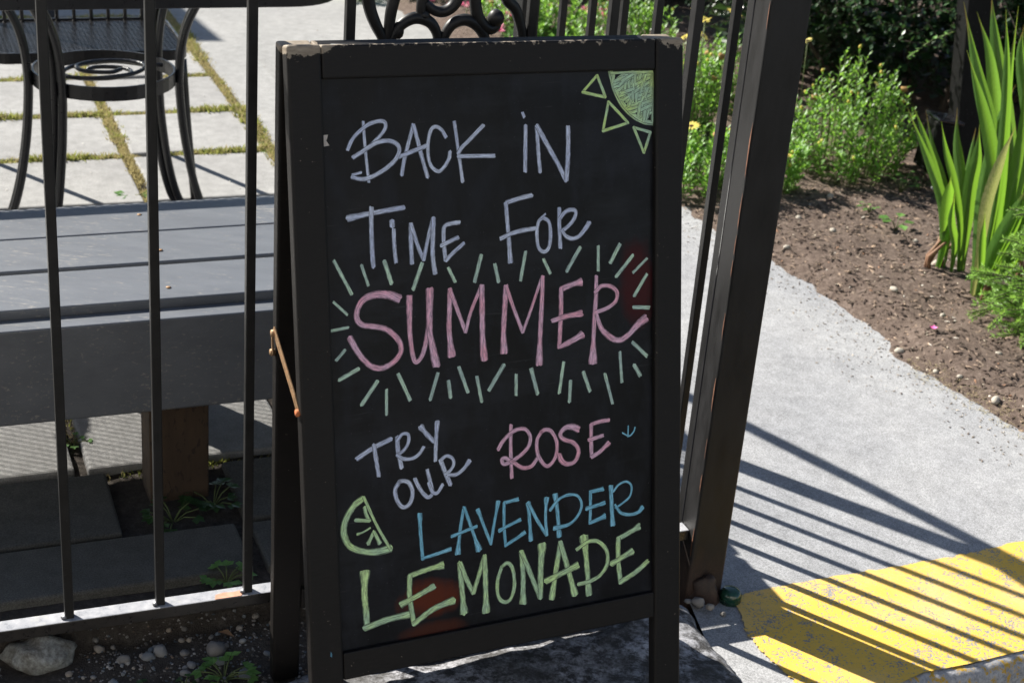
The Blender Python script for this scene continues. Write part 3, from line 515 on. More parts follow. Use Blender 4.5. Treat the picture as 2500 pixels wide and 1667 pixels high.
for r, (o0, o1) in enumerate(rows):
    if r == 0: xs = [(-1.2, -.62), (-.6, .448), (.475, .86), (.885, 1.24)]
    elif r == 1: xs = [(-1.1, -.66), (-.63, -.21), (-.18, .245), (.474, .86), (.885, 1.24)]
    elif r < 5: xs = [(-1.15, -.71), (-.69, -.26), (-.24, .192), (.216, .63), (.655, 1.05)]
    else: xs = [(-2.55, -2.12), (-2.09, -1.66), (-1.64, -1.21), (-1.19, -.76), (-.74, -.31), (-.285, .135), (.165, .585), (.618, 1.03)]
    for s0, s1 in xs: slab(s0, s1, o0, o1, 'shaded_concrete' if r < 2 else 'paver_concrete')
# smooth concrete walk beside the slabs
mb = MB(); walk_s = (1.062, 1.249); vs = []
pts_o = [.56, 3, 5.0, 5.01, 9, 14]
mb.add([F(1.062, .56, -.1), F(1.249, .56, -.1), F(1.249, 14, -.1), F(1.062, 14, -.1), F(1.062, .56, .002), F(1.249, .56, .002), F(1.249, 14, .002), F(1.062, 14, .002)],
       [(4, 5, 6, 7), (0, 1, 5, 4), (3, 0, 4, 7), (1, 2, 6, 5)])
struct(obj('patio_walk', mb, 'walk_concrete'))
mb = MB(); o0 = 4.62
mb.add([F(-4, 5.52, .001), F(1.06, 5.52, .001), F(1.06, 16, .001), F(-4, 16, .001)], [(0, 1, 2, 3)]); struct(obj('patio_floor', mb, 'walk_concrete'))
# sidewalk, level then rising gently to the walk
CURB = [(6.0, 5.10), (3.0, 3.54), (1.6, 2.811), (.997, 2.497), (.88, 2.438), (.787, 2.398), (.720, 2.345), (.655, 2.27), (.61, 2.17), (.585, 2.05), (.575, 1.75), (.52, 1.6), (.3, 1.47), (-3, -.25), (-6, -1.8)]
pw = [F(1.25, .5), F(1.25, 2.3)]
mb = MB(); rt = F(7, 2.3)
poly = [(.37, 2.60), (.40, 2.44), (.45, 2.33), (.5, 2.22), (.53, 2.10), (.54, 1.9)] + [(.575, 1.75), (.585, 2.05), (.61, 2.17), (.655, 2.27), (.720, 2.345), (.787, 2.398), (.88, 2.438), (.997, 2.497), (1.6, 2.811), (3.0, 3.54), (6.0, 5.10)] + [(rt.x, rt.y), (pw[1].x, pw[1].y)]
mb.add([(x, y, GZ) for x, y in poly], [tuple(range(len(poly)))])
struct(obj('sidewalk', mb, 'sidewalk_concrete')); mb = MB()
n0 = 10
for i in range(n0):
    t0, t1 = i / n0, (i + 1) / n0; oa, ob = 2.3 + 1.6 * t0, 2.3 + 1.6 * t1
    za, zb = GZ * (1 - smooth01(t0)), GZ * (1 - smooth01(t1))
    mb.add([F(1.25, oa, za), F(7, oa, za), F(7, ob, zb), F(1.25, ob, zb)], [(0, 1, 2, 3)])
mb.add([F(1.25, 3.9, 0), F(7, 3.9, 0), F(7, 16, 0), F(1.25, 16, 0)], [(0, 1, 2, 3)])
struct(obj('garden_walk', mb, 'walk_concrete'))
# kerb: rounded nosing and face along the curb line
def offset_path(P, d):
    out = []
    for i, p in enumerate(P):
        a = V3((*P[max(i - 1, 0)], 0)); b = V3((*P[min(i + 1, len(P) - 1)], 0)); t = (b - a).normalized(); n = V3((-t.y, t.x, 0)); out.append((p[0] + n.x * d, p[1] + n.y * d))
    return out
mb = MB(); prof = [(0.0, 0.0), (.010, -.002), (.020, -.010), (.026, -.024), (.030, -.126)]
path = [(p[0], p[1]) for p in densify([(x, y, 0) for x, y in CURB], 8)]
rings = []
for dd, dz in prof:
    q = offset_path(path, dd)
    rings.append([V3((x, y, GZ + dz + .003 * mnoise.noise(V3((x * 40, y * 40, dz * 30))))) for x, y in q])
# the offset must fall on the street side
if (V3((rings[-1][8 * 3][0], rings[-1][8 * 3][1], 0)) - V3((1.5, 5, 0))).length < (V3((path[24][0], path[24][1], 0)) - V3((1.5, 5, 0))).length:
    rings = []
    for dd, dz in prof:
        q = offset_path(path, -dd)
        rings.append([V3((x, y, GZ + dz + .003 * mnoise.noise(V3((x * 40, y * 40, dz * 30))))) for x, y in q])
n = len(path); vs = [p for rg in rings for p in rg]
fs = [(j * n + i, j * n + i + 1, (j + 1) * n + i + 1, (j + 1) * n + i) for j in range(len(prof) - 1) for i in range(n - 1)]
mb.add(vs, fs); mb.smooth = True; struct(obj('kerb', mb, 'kerb_yellow'))
# yellow no-parking paint on the kerb top
rag = random.Random(5)
ypath = densify([(x, y, 0) for x, y in [(3.0, 3.75), (2.2, 3.40), (1.6, 3.12), (1.101, 2.895), (.928, 2.806), (.699, 2.706), (.52, 2.622), (.472, 2.592), (.470, 2.55), (.478, 2.47), (.51, 2.40), (.548, 2.335), (.57, 2.25)]], 14)
yp = [(p.x + rag.uniform(-.004, .004), p.y + rag.uniform(-.004, .004)) for p in ypath]
yp += [(.60, 2.16), (.655, 2.268), (.720, 2.343), (.787, 2.396), (.88, 2.436), (.997, 2.495), (1.6, 2.809), (3.0, 3.535)]
mb = MB(); mb.add([(x, y, GZ + .003) for x, y in yp], [tuple(range(len(yp)))]); struct(obj('kerb_paint', mb, 'yellow_paint'))
# dirt strip along the fence
mb = MB(); nx, ny = 110, 70; vs = []
for j in range(ny + 1):
    for i in range(nx + 1):
        s = -2.6 + 3.95 * i / nx; o = -1.25 + 1.40 * j / ny; p = F(s, o)
        z = GZ - .004 + .010 * mnoise.noise(V3((p.x * 7, p.y * 7, 0))) + .005 * mnoise.noise(V3((p.x * 30, p.y * 30, 1)))
        z += .062 * smooth01((o - .095) / .06)
        if p.x > .33: z -= min(.06, (p.x - .33) * .5)
        p.z = z; vs.append(p)
fs = [(j * (nx + 1) + i, j * (nx + 1) + i + 1, (j + 1) * (nx + 1) + i + 1, (j + 1) * (nx + 1) + i) for j in range(ny) for i in range(nx)]
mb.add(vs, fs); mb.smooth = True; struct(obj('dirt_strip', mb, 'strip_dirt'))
# planting bed
EDGE = [(1.9, 2.95), (1.231, 3.41), (1.164, 3.522), (1.109, 3.624), (1.001, 3.759), (.985, 3.924), (.905, 4.087), (.823, 4.251), (.749, 4.392), (.6, 4.605), (.507, 4.809), (.33, 5.12), (.05, 5.62), (-.35, 6.35), (-.62, 6.85), (-1.1, 7.75), (-2, 9.4)]
def edge_dist(x, y):
    best = 1e9; sg = 1
    for (x0, y0), (x1, y1) in zip(EDGE, EDGE[1:]):
        dx, dy = x1 - x0, y1 - y0; t = max(0, min(1, ((x - x0) * dx + (y - y0) * dy) / (dx * dx + dy * dy)))
        px, py = x0 + dx * t, y0 + dy * t; d = math.hypot(x - px, y - py)
        if d < best: best = d; sg = 1 if (dx * (y - py) - dy * (x - px)) < 0 else -1
    return best * sg
def bedz(x, y):
    d = edge_dist(x, y) + .022 * mnoise.noise(V3((x * 14, y * 14, 3))) + .014 * mnoise.noise(V3((x * 45, y * 45, 6)))
    n_ = .016 * mnoise.noise(V3((x * 5, y * 5, 0))) + .009 * mnoise.noise(V3((x * 17, y * 17, 1))) + .006 * mnoise.noise(V3((x * 48, y * 48, 2)))
    return zwalk(x, y) + max(-.03, min(.035, d * .28)) + (n_ * smooth01(d / .08) if d > 0 else 0)
mb = MB(); nx, ny = 150, 170; vs = []; fs = []
X = lambda i: -2.2 + 6.0 * i / nx
Y = lambda j: 2.9 + 5.6 * j / ny
ok = {}
for j in range(ny + 1):
    for i in range(nx + 1):
        x, y = X(i), Y(j); vs.append((x, y, bedz(x, y))); ok[(i, j)] = edge_dist(x, y) > -.12
for j in range(ny):
    for i in range(nx):
        if all(ok[q] for q in ((i, j), (i + 1, j), (i + 1, j + 1), (i, j + 1))):
            fs.append((j * (nx + 1) + i, j * (nx + 1) + i + 1, (j + 1) * (nx + 1) + i + 1, (j + 1) * (nx + 1) + i))
mb.add(vs, fs); mb.smooth = True; struct(obj('planting_bed', mb, 'garden_soil'))

# ------------------------------------------------------------ street fence (parallel to the kerb) with the corner post
fa = empty('metal_fence', F(.4, -.015, GZ), 'black steel fence with thin square bars and cast scroll behind the chalkboard sign', 'fence')
mb = fb(-1.6, 1.231, -.030, 0, .046, .068); obj('bottom_rail', mb, 'rail_metal', fa, bevel=.002)
for nm, z0, z1 in (('top_rail', 1.30, 1.33), ('middle_rail', 1.20, 1.222)):
    obj(nm, fb(-1.6, 1.231, -.030, 0, z0, z1), 'black_metal', fa, bevel=.002)
mb = MB().box((0, 0, .683), FR, (.0072, .0072, .6165)); me_bar = mesh_of('baluster', mb, 'black_metal')
for s in (-1.49, -1.344, -1.199, -1.054, -.909, -.764, -.619, -.474, -.329, -.184, -.039, .106, .252, .398, .543, .832, .970, 1.119):
    b = clone('baluster', me_bar, fa, F(s, -.015, 0)); md = b.modifiers.new('bevel', 'BEVEL'); md.width = .0015; md.segments = 2
    w = MB().blob(F(s - .008, -.018, .070), (.006, .007, .004), seed=s * 10, n1=7, n2=4); obj('weld', w, 'rail_metal', b)
mb = fb(.543, .832, -.024, -.006, .985, 1.0); obj('scroll_base', mb, 'black_metal', fa, bevel=.002)
mb = MB()
pc = [(.344, .002, -.004), (.352, .0, -.012), (.357, -.0, -.016), (.372, -.0, -.014), (.387, 0, -.017), (.395, 0, -.012), (.383, 0, -.0295), (.350, 0, -.0295)]
ch = [(.340, -.029), (.384, -.029), (.396, -.014), (.392, -.0115), (.374, -.015), (.358, -.0125), (.344, -.016)]
mb.add([F(s, o, .0688) for s, o in ch], [tuple(range(len(ch)))]); obj('paint_chip', mb, 'primer_chip', fa)
# cast scroll, drawn in the plane of the fence
sc = bpy.data.objects.new('scroll_ornament', None)
OM = -.015
def curl(pts, r, n=8): return densify([F(s, OM, z) for s, z in pts], n), r
mb = MB()
parts = [([(.598, .998), (.592, 1.012), (.582, 1.03), (.572, 1.055), (.566, 1.09), (.572, 1.13), (.60, 1.165), (.64, 1.19), (.687, 1.20)], .0085),
         ([(.600, .998), (.603, 1.02), (.606, 1.05), (.614, 1.08), (.63, 1.11), (.645, 1.12)], .008),
         ([(.602, .998), (.612, 1.014), (.624, 1.029), (.640, 1.037), (.656, 1.036), (.670, 1.028), (.679, 1.014), (.682, .998)], .0082),
         ([(.690, .998), (.693, 1.012), (.702, 1.026), (.716, 1.033), (.730, 1.032), (.745, 1.022), (.757, 1.006), (.76, .998)], .0082),
         ([(.655, 1.036), (.652, 1.052), (.656, 1.075), (.668, 1.095), (.685, 1.10), (.702, 1.092), (.710, 1.072), (.703, 1.055), (.688, 1.046), (.672, 1.049), (.658, 1.06)], .0085),
         ([(.722, 1.15), (.735, 1.11), (.737, 1.07), (.742, 1.042), (.752, 1.026), (.764, 1.019), (.773, 1.022), (.776, 1.03)], .0085),
         ([(.687, 1.20), (.735, 1.19), (.775, 1.165), (.795, 1.13), (.792, 1.09), (.788, 1.066), (.803, 1.05), (.812, 1.03), (.818, 1.01), (.820, .998)], .0082)]
for pts, r in parts:
    P, r = curl(pts, r); m = len(P); mb.tube(P, [r * (.8 + .35 * math.sin(math.pi * i / (m - 1))) for i in range(m)], 9)
mb.blob(F(.773, OM, 1.035), (.013, .013, .014), 1, 12, 8, .05); mb.blob(F(.657, OM, 1.041), (.010, .010, .009), 2, 10, 7, .1); mb.blob(F(.618, OM, 1.018), (.009, .009, .012), 3, 10, 7, .1)
obj('scroll_ornament', mb, 'black_metal', fa)
# corner post
def wearbox(s0, s1, o0, o1, z0, z1, nz, edge=(0, 0)):
    mb = MB(); c = [(s0, o0), (s1, o0), (s1, o1), (s0, o1)]; mb.wear = []
    for k in range(nz + 1):
        for i, (s, o) in enumerate(c): mb.v.append(tuple(F(s, o, z0 + (z1 - z0) * k / nz))); mb.wear.append(1. if i in edge else 0.)
    for k in range(nz):
        for i in range(4): mb.f.append((k * 4 + i, k * 4 + (i + 1) % 4, k * 4 + 4 + (i + 1) % 4, k * 4 + 4 + i))
    mb.f.append((3, 2, 1, 0)); mb.f.append(tuple(nz * 4 + i for i in range(4))); return mb
mb = wearbox(1.231, 1.307, -.050, .026, GZ - .05, 1.36, 24); mb.wear = None
post = obj('corner_post', mb, 'post_metal', fa, bevel=.004, seg=3)
mb = MB(); rg = random.Random(11)
P = []; zz = .02
pts = []
while zz < 1.2:
    h = rg.uniform(.03, .10); w = rg.uniform(.001, .0032); pts = []
    n = 6
    L_ = [F(1.2304, -.0465, zz + h * i / n) for i in range(n + 1)]
    R__ = [F(1.2304, -.0465 + w * math.sin(math.pi * i / n) + rg.uniform(0, .001), zz + h * i / n) for i in range(n + 1)]
    mb.add(L_ + R__, [(i, i + 1, n + 2 + i, n + 1 + i) for i in range(n)]); zz += h * rg.uniform(.9, 2.6)
obj('rust_edge', mb, 'rust_dark', post, kind='stuff')
mb = fb(1.232, 1.306, -.049, .025, 1.36, 1.372); obj('post_cap', mb, 'black_metal', post, bevel=.003)
mb = fb(1.2302, 1.2308, .0, .0022, .07, 1.355); obj('seam', mb, 'gloss_black', post)
mb = MB().blob(F(1.268, -.055, GZ + .012), (.030, .016, .045), 6, 14, 10, .5, 2.2); obj('rust_lump', mb, 'post_metal', post)

# ------------------------------------------------------------ side fence running back from the corner post
B0 = F(1.269, -.012); BD = V3((math.sin(R_(-25.5)), math.cos(R_(-25.5)), 0)); BN = V3((BD.y, -BD.x, 0)); FB_ = (BD, BN, Z)
fbn = empty('side_fence', B0 + BD * .5 + Z * GZ, 'black steel side fence of close thin bars running back from the corner post', 'fence')
def bx(t0, t1, w, z0, z1): return MB().box(B0 + BD * (t0 + t1) / 2 + Z * (z0 + z1) / 2, FB_, ((t1 - t0) / 2, w / 2, (z1 - z0) / 2))
obj('bottom_rail', bx(.05, .97, .026, .0, .022), 'black_metal', fbn, bevel=.002)
zt = lambda t: 1.085 - .215 * (t - .12) / .8
for nm, dz in (('top_rail', .075), ('middle_rail', .0)):
    mb = MB().bar([B0 + BD * t + Z * (zt(t) + dz * (1.6 - t)) for t in (.05, .97)], BN, .028, .024); obj(nm, mb, 'black_metal', fbn, bevel=.002)
for k in range(7):
    t = .125 + .133 * k
    if k == 6: continue
    mb = MB().box(B0 + BD * t + Z * (zt(t) / 2), FB_, (.0072, .0072, zt(t) / 2)); obj('baluster', mb, 'black_metal', fbn, bevel=.0015)
obj('end_post', bx(.945, .987, .042, GZ - .02, zt(.96) + .16), 'black_metal', fbn, bevel=.003)
p0 = B0 + BD * .966 + Z * (zt(.96) + .10)
mb = MB().tube([p0, p0 + V3((-.35, .36, .02)), p0 + V3((-.72, .74, .0))], .021, 10); obj('hand_rail', mb, 'black_metal', fbn)

# ------------------------------------------------------------ chalkboard A-frame sign
SO = V3((-0.3237962, 2.0340448, 1.0657440)); SU = V3((.88084089, .47277945, -.02447281)); SV = V3((-.09683132, .23052704, .96823601)); SN = V3((.46340373, -.85049214, .2488375))
W_, LF = .61, 1.186
sg = empty('chalkboard_sign', (-.02, 2.05, GZ), 'black wooden A-frame chalkboard sign with hand-lettered summer lemonade message', 'sign')
def S(u, v, w=0): return SO + SU * u - SV * v + SN * w
def leafbox(fr, u0, u1, v0, v1, w0, w1, mb=None, nseg=1):
    o, u, v, n = fr; mb = mb or MB(); return mb.box(o + u * (u0 + u1) / 2 - v * (v0 + v1) / 2 + n * (w0 + w1) / 2, (u, -v, n), ((u1 - u0) / 2, (v1 - v0) / 2, (w1 - w0) / 2))
def fine_box(fr, u0, u1, v0, v1, w0, w1, wearf, step=.02):
    """subdivided box carrying a wear weight"""
    o, u, v, n = fr; mb = MB(); mb.wear = []
    nu = max(1, round((u1 - u0) / step)); nv = max(1, round((v1 - v0) / step)); nw = 1
    idx = {}
    def vid(i, j, k):
        key = (i, j, k)
        if key not in idx:
            a, b, c = u0 + (u1 - u0) * i / nu, v0 + (v1 - v0) * j / nv, w0 + (w1 - w0) * k
            idx[key] = len(mb.v); mb.v.append(tuple(o + u * a - v * b + n * c)); mb.wear.append(wearf(a, b, k))
        return idx[key]
    for i in range(nu):
        for j in range(nv):
            mb.f.append((vid(i, j, 1), vid(i, j + 1, 1), vid(i + 1, j + 1, 1), vid(i + 1, j, 1))); mb.f.append((vid(i, j, 0), vid(i + 1, j, 0), vid(i + 1, j + 1, 0), vid(i, j + 1, 0)))
    for i in range(nu):
        mb.f.append((vid(i, 0, 0), vid(i, 0, 1), vid(i + 1, 0, 1), vid(i + 1, 0, 0))); mb.f.append((vid(i, nv, 0), vid(i + 1, nv, 0), vid(i + 1, nv, 1), vid(i, nv, 1)))
    for j in range(nv):
        mb.f.append((vid(0, j, 0), vid(0, j + 1, 0), vid(0, j + 1, 1), vid(0, j, 1))); mb.f.append((vid(nu, j, 0), vid(nu, j, 1), vid(nu, j + 1, 1), vid(nu, j + 1, 0)))
    return mb
FRT = (SO, SU, SV, SN); TH = .021
def wear_front(a, b, k):
    e = max(0, 1 - b / .030)
    if a < .05 or a > .565: return e * (1.0 if a < .3 else .92)
    return .55 * max(0, 1 - b / .010) if b < .02 else (.12 if b < .05 else 0)
def frame(fr, L, wearf, vb=(.8455, .886)):
    leaf_u = (.0, .0475, .5625, W_)
    a = obj('stile', fine_box(fr, 0, .0475, 0, L, -TH, 0, wearf), 'sign_paint', sg, bevel=.004, seg=3)
    b = obj('stile', fine_box(fr, .5632, W_, 0, L, -TH, 0, wearf), 'sign_paint', sg, bevel=.004, seg=3)
    c = obj('top_rail', fine_box(fr, .0481, .5626, .0006, .0455, -TH, -.0012, wearf), 'sign_paint', sg, bevel=.003, seg=2)
    d = obj('bottom_rail', fine_box(fr, .0481, .5626, vb[0], vb[1], -TH, -.0012, wearf), 'sign_paint', sg, bevel=.002, seg=2)
    return a, b, c, d
frame(FRT, LF, wear_front)
PR = -.010
mb = MB(); vs = []; nu, nv = 26, 40; uvb = []
for j in range(nv + 1):
    for i in range(nu + 1):
        u = .044 + .522 * i / nu; v = .042 + .808 * j / nv; vs.append(S(u, v, PR)); uvb.append((u, v, 0))
mb.add(vs, [(j * (nu + 1) + i, (j + 1) * (nu + 1) + i, (j + 1) * (nu + 1) + i + 1, j * (nu + 1) + i + 1) for j in range(nv) for i in range(nu)])
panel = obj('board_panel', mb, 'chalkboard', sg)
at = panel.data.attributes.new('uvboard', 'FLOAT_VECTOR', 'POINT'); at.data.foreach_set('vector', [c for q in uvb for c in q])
sm = panel.modifiers.new('thick', 'SOLIDIFY'); sm.thickness = .004; sm.offset = -1
# handwriting: every letter is a set of brush strokes lying on the board
SM = {'W': 'chalk_white', 'T': 'chalk_teal', 'P': 'chalk_pink', 'B': 'chalk_blue', 'Y': 'chalk_lime', 'S': 'chalk_sun'}
srnd = random.Random(21); lift = 0
def stroke(mb, pts, w, ws, we, z):
    P = densify([(p[0] / 1000, p[1] / 1000, 0) for p in pts], 7); n = len(P); w, ws, we = w / 1000 * 1.04, ws / 1000 * 1.04, we / 1000 * 1.04
    ln = sum((P[i + 1] - P[i]).length for i in range(n - 1)); acc = 0; base = len(mb.v); NC = 5; r0 = srnd.uniform(0, 50); seed = srnd.uniform(0, 90)
    def wid(t):
        a = ws + (w - ws) * smooth01(t / .28) if t < .5 else we + (w - we) * smooth01((1 - t) / .28)
        return a * (1 + .10 * mnoise.noise(V3((t * 9, seed, 0))))
    rows_ = []
    for i in range(n):
        t = (P[min(i + 1, n - 1)] - P[max(i - 1, 0)]).normalized(); nn = V3((-t.y, t.x, 0))
        if i: acc += (P[i] - P[i - 1]).length
        ww = wid(acc / ln); rows_.append((P[i], t, nn, ww, acc))
    ext0 = [-(w * srnd.uniform(.12, .45)) for _ in range(NC)]; ext1 = [w * srnd.uniform(.12, .45) for _ in range(NC)]
    # rounded, frayed ends
    for i, (p, t, nn, ww, ac) in enumerate(rows_):
        for c in range(NC):
            x = c / (NC - 1) - .5; q = p + nn * x * ww * (1 + srnd.uniform(-.05, .05))
            rd = 1 - (2 * abs(x)) ** 2.2 * .7
            if i == 0: q += t * ext0[c] * rd
            if i == n - 1: q += t * ext1[c] * rd
            mb.v.append(tuple(S(q.x, q.y, z))); mb.uv.append((c / (NC - 1), r0 + ac / .012))
    for i in range(n - 1):
        for c in range(NC - 1): mb.f.append((base + i * NC + c, base + i * NC + c + 1, base + (i + 1) * NC + c + 1, base + (i + 1) * NC + c))
KN = {'letter': 'painted_letter', 'ray': 'painted_ray', 'arrow': 'painted_arrow', 'lime_slice': 'painted_lime_slice', 'sun_ray': 'painted_sun_ray'}
for kind, colr, strokes in STROKES:
    mb = MB()
    for k_, (pts, w, ws, we) in enumerate(strokes): stroke(mb, pts, w, ws, we, PR + .0004 + .00008 * k_)
    obj(KN[kind], mb, SM[colr], panel, smooth=False)
# scribbled quarter sun in the corner
mb = MB(); poly = [(u, v) for u, v in SUN]
def inside(u, v):
    c = False; n = len(poly)
    for i in range(n):
        (x0, y0), (x1, y1) = poly[i], poly[i - 1]
        if (y0 > v) != (y1 > v) and u < (x1 - x0) * (v - y0) / (y1 - y0) + x0: c = not c
    return c
k_ = 0
rim = [(488.2, 47.8), (491.2, 59.5), (497.0, 76.5), (507.5, 94.9), (523.4, 110.2), (543.5, 121.2), (561.7, 125.0)]
for dd in (2.5, 5.5): stroke(mb, [(u + dd * .8, v - dd * .45) for u, v in rim], 6.5, 6, 6, PR + .0005 + dd * .00002)
for i in range(300):
    u = srnd.uniform(490, 562); v = srnd.uniform(50, 122); a = srnd.choice((-.45, -.35, -.25, -1.2, -1.45)) + srnd.uniform(-.1, .1); L_ = srnd.uniform(9, 26)
    e = (u + math.cos(a) * L_, v + math.sin(a) * L_)
    if inside(u, v) and inside(*e) and inside(u - 2, v + 2): stroke(mb, [(u, v), e], 5.6, 5.0, 5.0, PR + .0006 + .000002 * i)
stroke(mb, [(563.5, 50), (563.5, 90), (562.5, 120)], 4, 4, 5, PR + .0014); stroke(mb, [(492, 48.6), (530, 48.2), (562, 48.4)], 4, 4, 4, PR + .0014)
obj('painted_sun', mb, 'chalk_sun', panel, smooth=False)
# small marks
mb = MB(); ch = [(.0485, .119), (.056, .1185), (.0545, .124), (.053, .126), (.0575, .133), (.0487, .134)]
mb.add([S(u, v, PR + .0005) for u, v in ch], [tuple(range(len(ch) - 1, -1, -1))]); obj('paint_scab', mb, 'paint_fleck', panel)
st_l = [c for c in sg.children if c.name.startswith('stile')][0]
mb = MB(); ch = [(.0285, .838), (.0305, .842), (.030, .847), (.0275, .845)]; mb.add([S(u, v, .0005) for u, v in ch], [(3, 2, 1, 0)]); obj('paint_spot', mb, 'blue_fleck', st_l)
# rear leaf
HN = V3((SN.x, SN.y, 0)).normalized()
top_c = S(.024, .003, -TH) - HN * .006
foot = V3((-.335, 2.227, GZ - .004)); BV = (top_c - foot).normalized(); BU = SU.copy(); BNn = BU.cross(BV).normalized()
if BNn.dot(SN) < 0: BNn = -BNn
BO = top_c - BU * .024; LB = (top_c - foot).length
BK = (BO, BU, BV, BNn)
def wear_back(a, b, k): return .95 * max(0, 1 - b / .02) if (a < .05 or a > .56) else 0
frame(BK, LB, wear_back, (.955, .997))
mb = leafbox(BK, .0482, .5625, .046, .9545, -.014, -.010); obj('rear_panel', mb, 'sign_paint', sg)
for u in (.10, .50):
    h = MB(); h.tube([S(u - .03, .0035, -TH - .004), S(u + .03, .0035, -TH - .004)], .0035, 8); obj('hinge', h, 'black_metal', sg)
# folded rusty spreader bar
lb = empty
bm = MB()
pf = S(-.0015, .495, -.011); pa = S(-.004, .40, -.055); 
def Bk(u, v, w=0): return BO + BU * u - BV * v + BNn * w
pa = V3((-.3335, 2.0315, .655)); pf1 = V3((-.2905, 1.946, .602)); pf2 = V3((-.2815, 1.930, .586)); pb = Bk(-.003, .485, -.008)
st = V3((0, 0, 1)); side = (pf1 - pa).cross(SU).normalized()
br = bpy.data.objects
b1 = MB().bar([pa + V3((-.001, .002, .006)), pf1, pf2], side, .011, .0025); o1 = obj('brace_arm', b1, 'rust', sg, bevel=.0006)
side2 = (pb - pa).cross(SU).normalized()
b2 = MB().bar([pa - SU * .003, pb], side2, .011, .0025); o2 = obj('brace_arm', b2, 'rust', sg, bevel=.0006)
for p, par, mt in ((pf2, o1, 'rust_orange'), (pa, o1, 'rust'), (pb, o2, 'rust')):
    r = MB().tube([p - SU * .004, p + SU * .003], .0055, 8); obj('rivet', r, mt, par)

# ------------------------------------------------------------ grey plank bench behind the fence
BO_ = .401
bench = empty('plank_bench', F(.378, BO_ + .25, 0), 'long grey-painted plank bench on stout treated posts behind the fence', 'bench')
S0, S1 = -1.25, 1.06
obj('front_apron', fb(S0, S1, BO_ - .013, BO_ + .0365, .212, .397), 'bench_paint', bench, bevel=.004, seg=3)
obj('rear_apron', fb(S0, S1, BO_ + .541, BO_ + .574, .366, .404), 'bench_paint', bench, bevel=.004, seg=3)
for o0, o1 in ((.037, .2005), (.217, .3765), (.3785, .5385)):
    obj('seat_plank', fb(S0, S1, BO_ + o0, BO_ + o1, .378, .415 + random.uniform(-.0008, .0008)), 'bench_paint', bench, bevel=.004, seg=3)
for s in (-1.0, .37, .96):
    obj('leg', fb(s - .055, s + .058, BO_ + .0385, BO_ + .135, -.06, .3775), 'treated_wood', bench, bevel=.004)
    obj('leg', fb(s - .055, s + .058, BO_ + .44, BO_ + .540, -.06, .3775), 'treated_wood', bench, bevel=.004)
    obj('cross_beam', fb(s - .095, s - .0555, BO_ + .0385, BO_ + .5405, .28, .3775), 'treated_wood', bench, bevel=.003)
# screw heads
mbs = MB().blob((0, 0, 0), (.005, .005, .0012), 2, 10, 4, 0); me_sc = mesh_of('screw', mbs, 'rust')
planks = [c for c in bench.children if c.name.startswith('seat_plank')]
for s in (.38, -.35):
    for pl, oo in zip(planks, (.085, .27, .47)): clone('screw', me_sc, pl, F(s + random.uniform(-.02, .02), BO_ + oo, .4162))

# ------------------------------------------------------------ mesh-top patio table and mesh chair
def rrect(cs, co, hs, ho, r, n=8):
    out = []
    for (sx, sy, a0) in ((1, 1, 0), (-1, 1, 90), (-1, -1, 180), (1, -1, 270)):
        for k in range(n + 1):
            a = R_(a0 + 90 * k / n); out.append((cs + sx * (hs - r) + r * math.cos(a), co + sy * (ho - r) + r * math.sin(a)))
    return out
def mesh_lattice(poly, z, p1, ang, w, t):
    """expanded-metal lattice clipped to a convex outline (s,o)"""
    mb = MB(); n = len(poly); 
    for sgn in (1, -1):
        d = (math.cos(ang * sgn), math.sin(ang * sgn)); nn = (-d[1], d[0]); vals = [q[0] * nn[0] + q[1] * nn[1] for q in poly]
        k = min(vals) + p1
        while k < max(vals):
            hits = []
            for i in range(n):
                a, b = vals[i], vals[(i + 1) % n]
                if (a - k) * (b - k) < 0:
                    f = (k - a) / (b - a); P, Qq = poly[i], poly[(i + 1) % n]; hits.append((P[0] + (Qq[0] - P[0]) * f, P[1] + (Qq[1] - P[1]) * f))
            if len(hits) == 2:
                p, q = hits; L_ = math.hypot(q[0] - p[0], q[1] - p[1])
                if L_ > .01:
                    dirv = (A * (q[0] - p[0]) + D * (q[1] - p[1])).normalized(); sd = Z.cross(dirv)
                    mb.box(F((p[0] + q[0]) / 2, (p[1] + q[1]) / 2, z + (.0006 if sgn > 0 else -.0006)), (dirv, sd, Z), (L_ / 2, w / 2, t / 2))
            k += p1
    return mb
tb = empty('patio_table', F(.18, 1.76, 0), 'black metal-mesh patio table with curved legs and ring braces behind the bench', 'table')
TC, TH_S, TO, TH_O = .18, .745, 1.762, .475
outl = rrect(TC, TO, TH_S, TH_O, .13)
obj('mesh_top', mesh_lattice(outl, .764, .0170, R_(34), .0030, .0025), 'furniture_metal', tb)
mb = MB(); P = [F(s, o, .757) for s, o in outl]; P.append(P[0]); mb.bar(P, Z, .034, .012); obj('rim', mb, 'furniture_metal', tb, bevel=.003)
prof = [(.40, .745), (.33, .722), (.262, .67), (.218, .60), (.196, .53), (.188, .45), (.190, .38), (.200, .28), (.222, .16), (.255, .06), (.295, .0)]
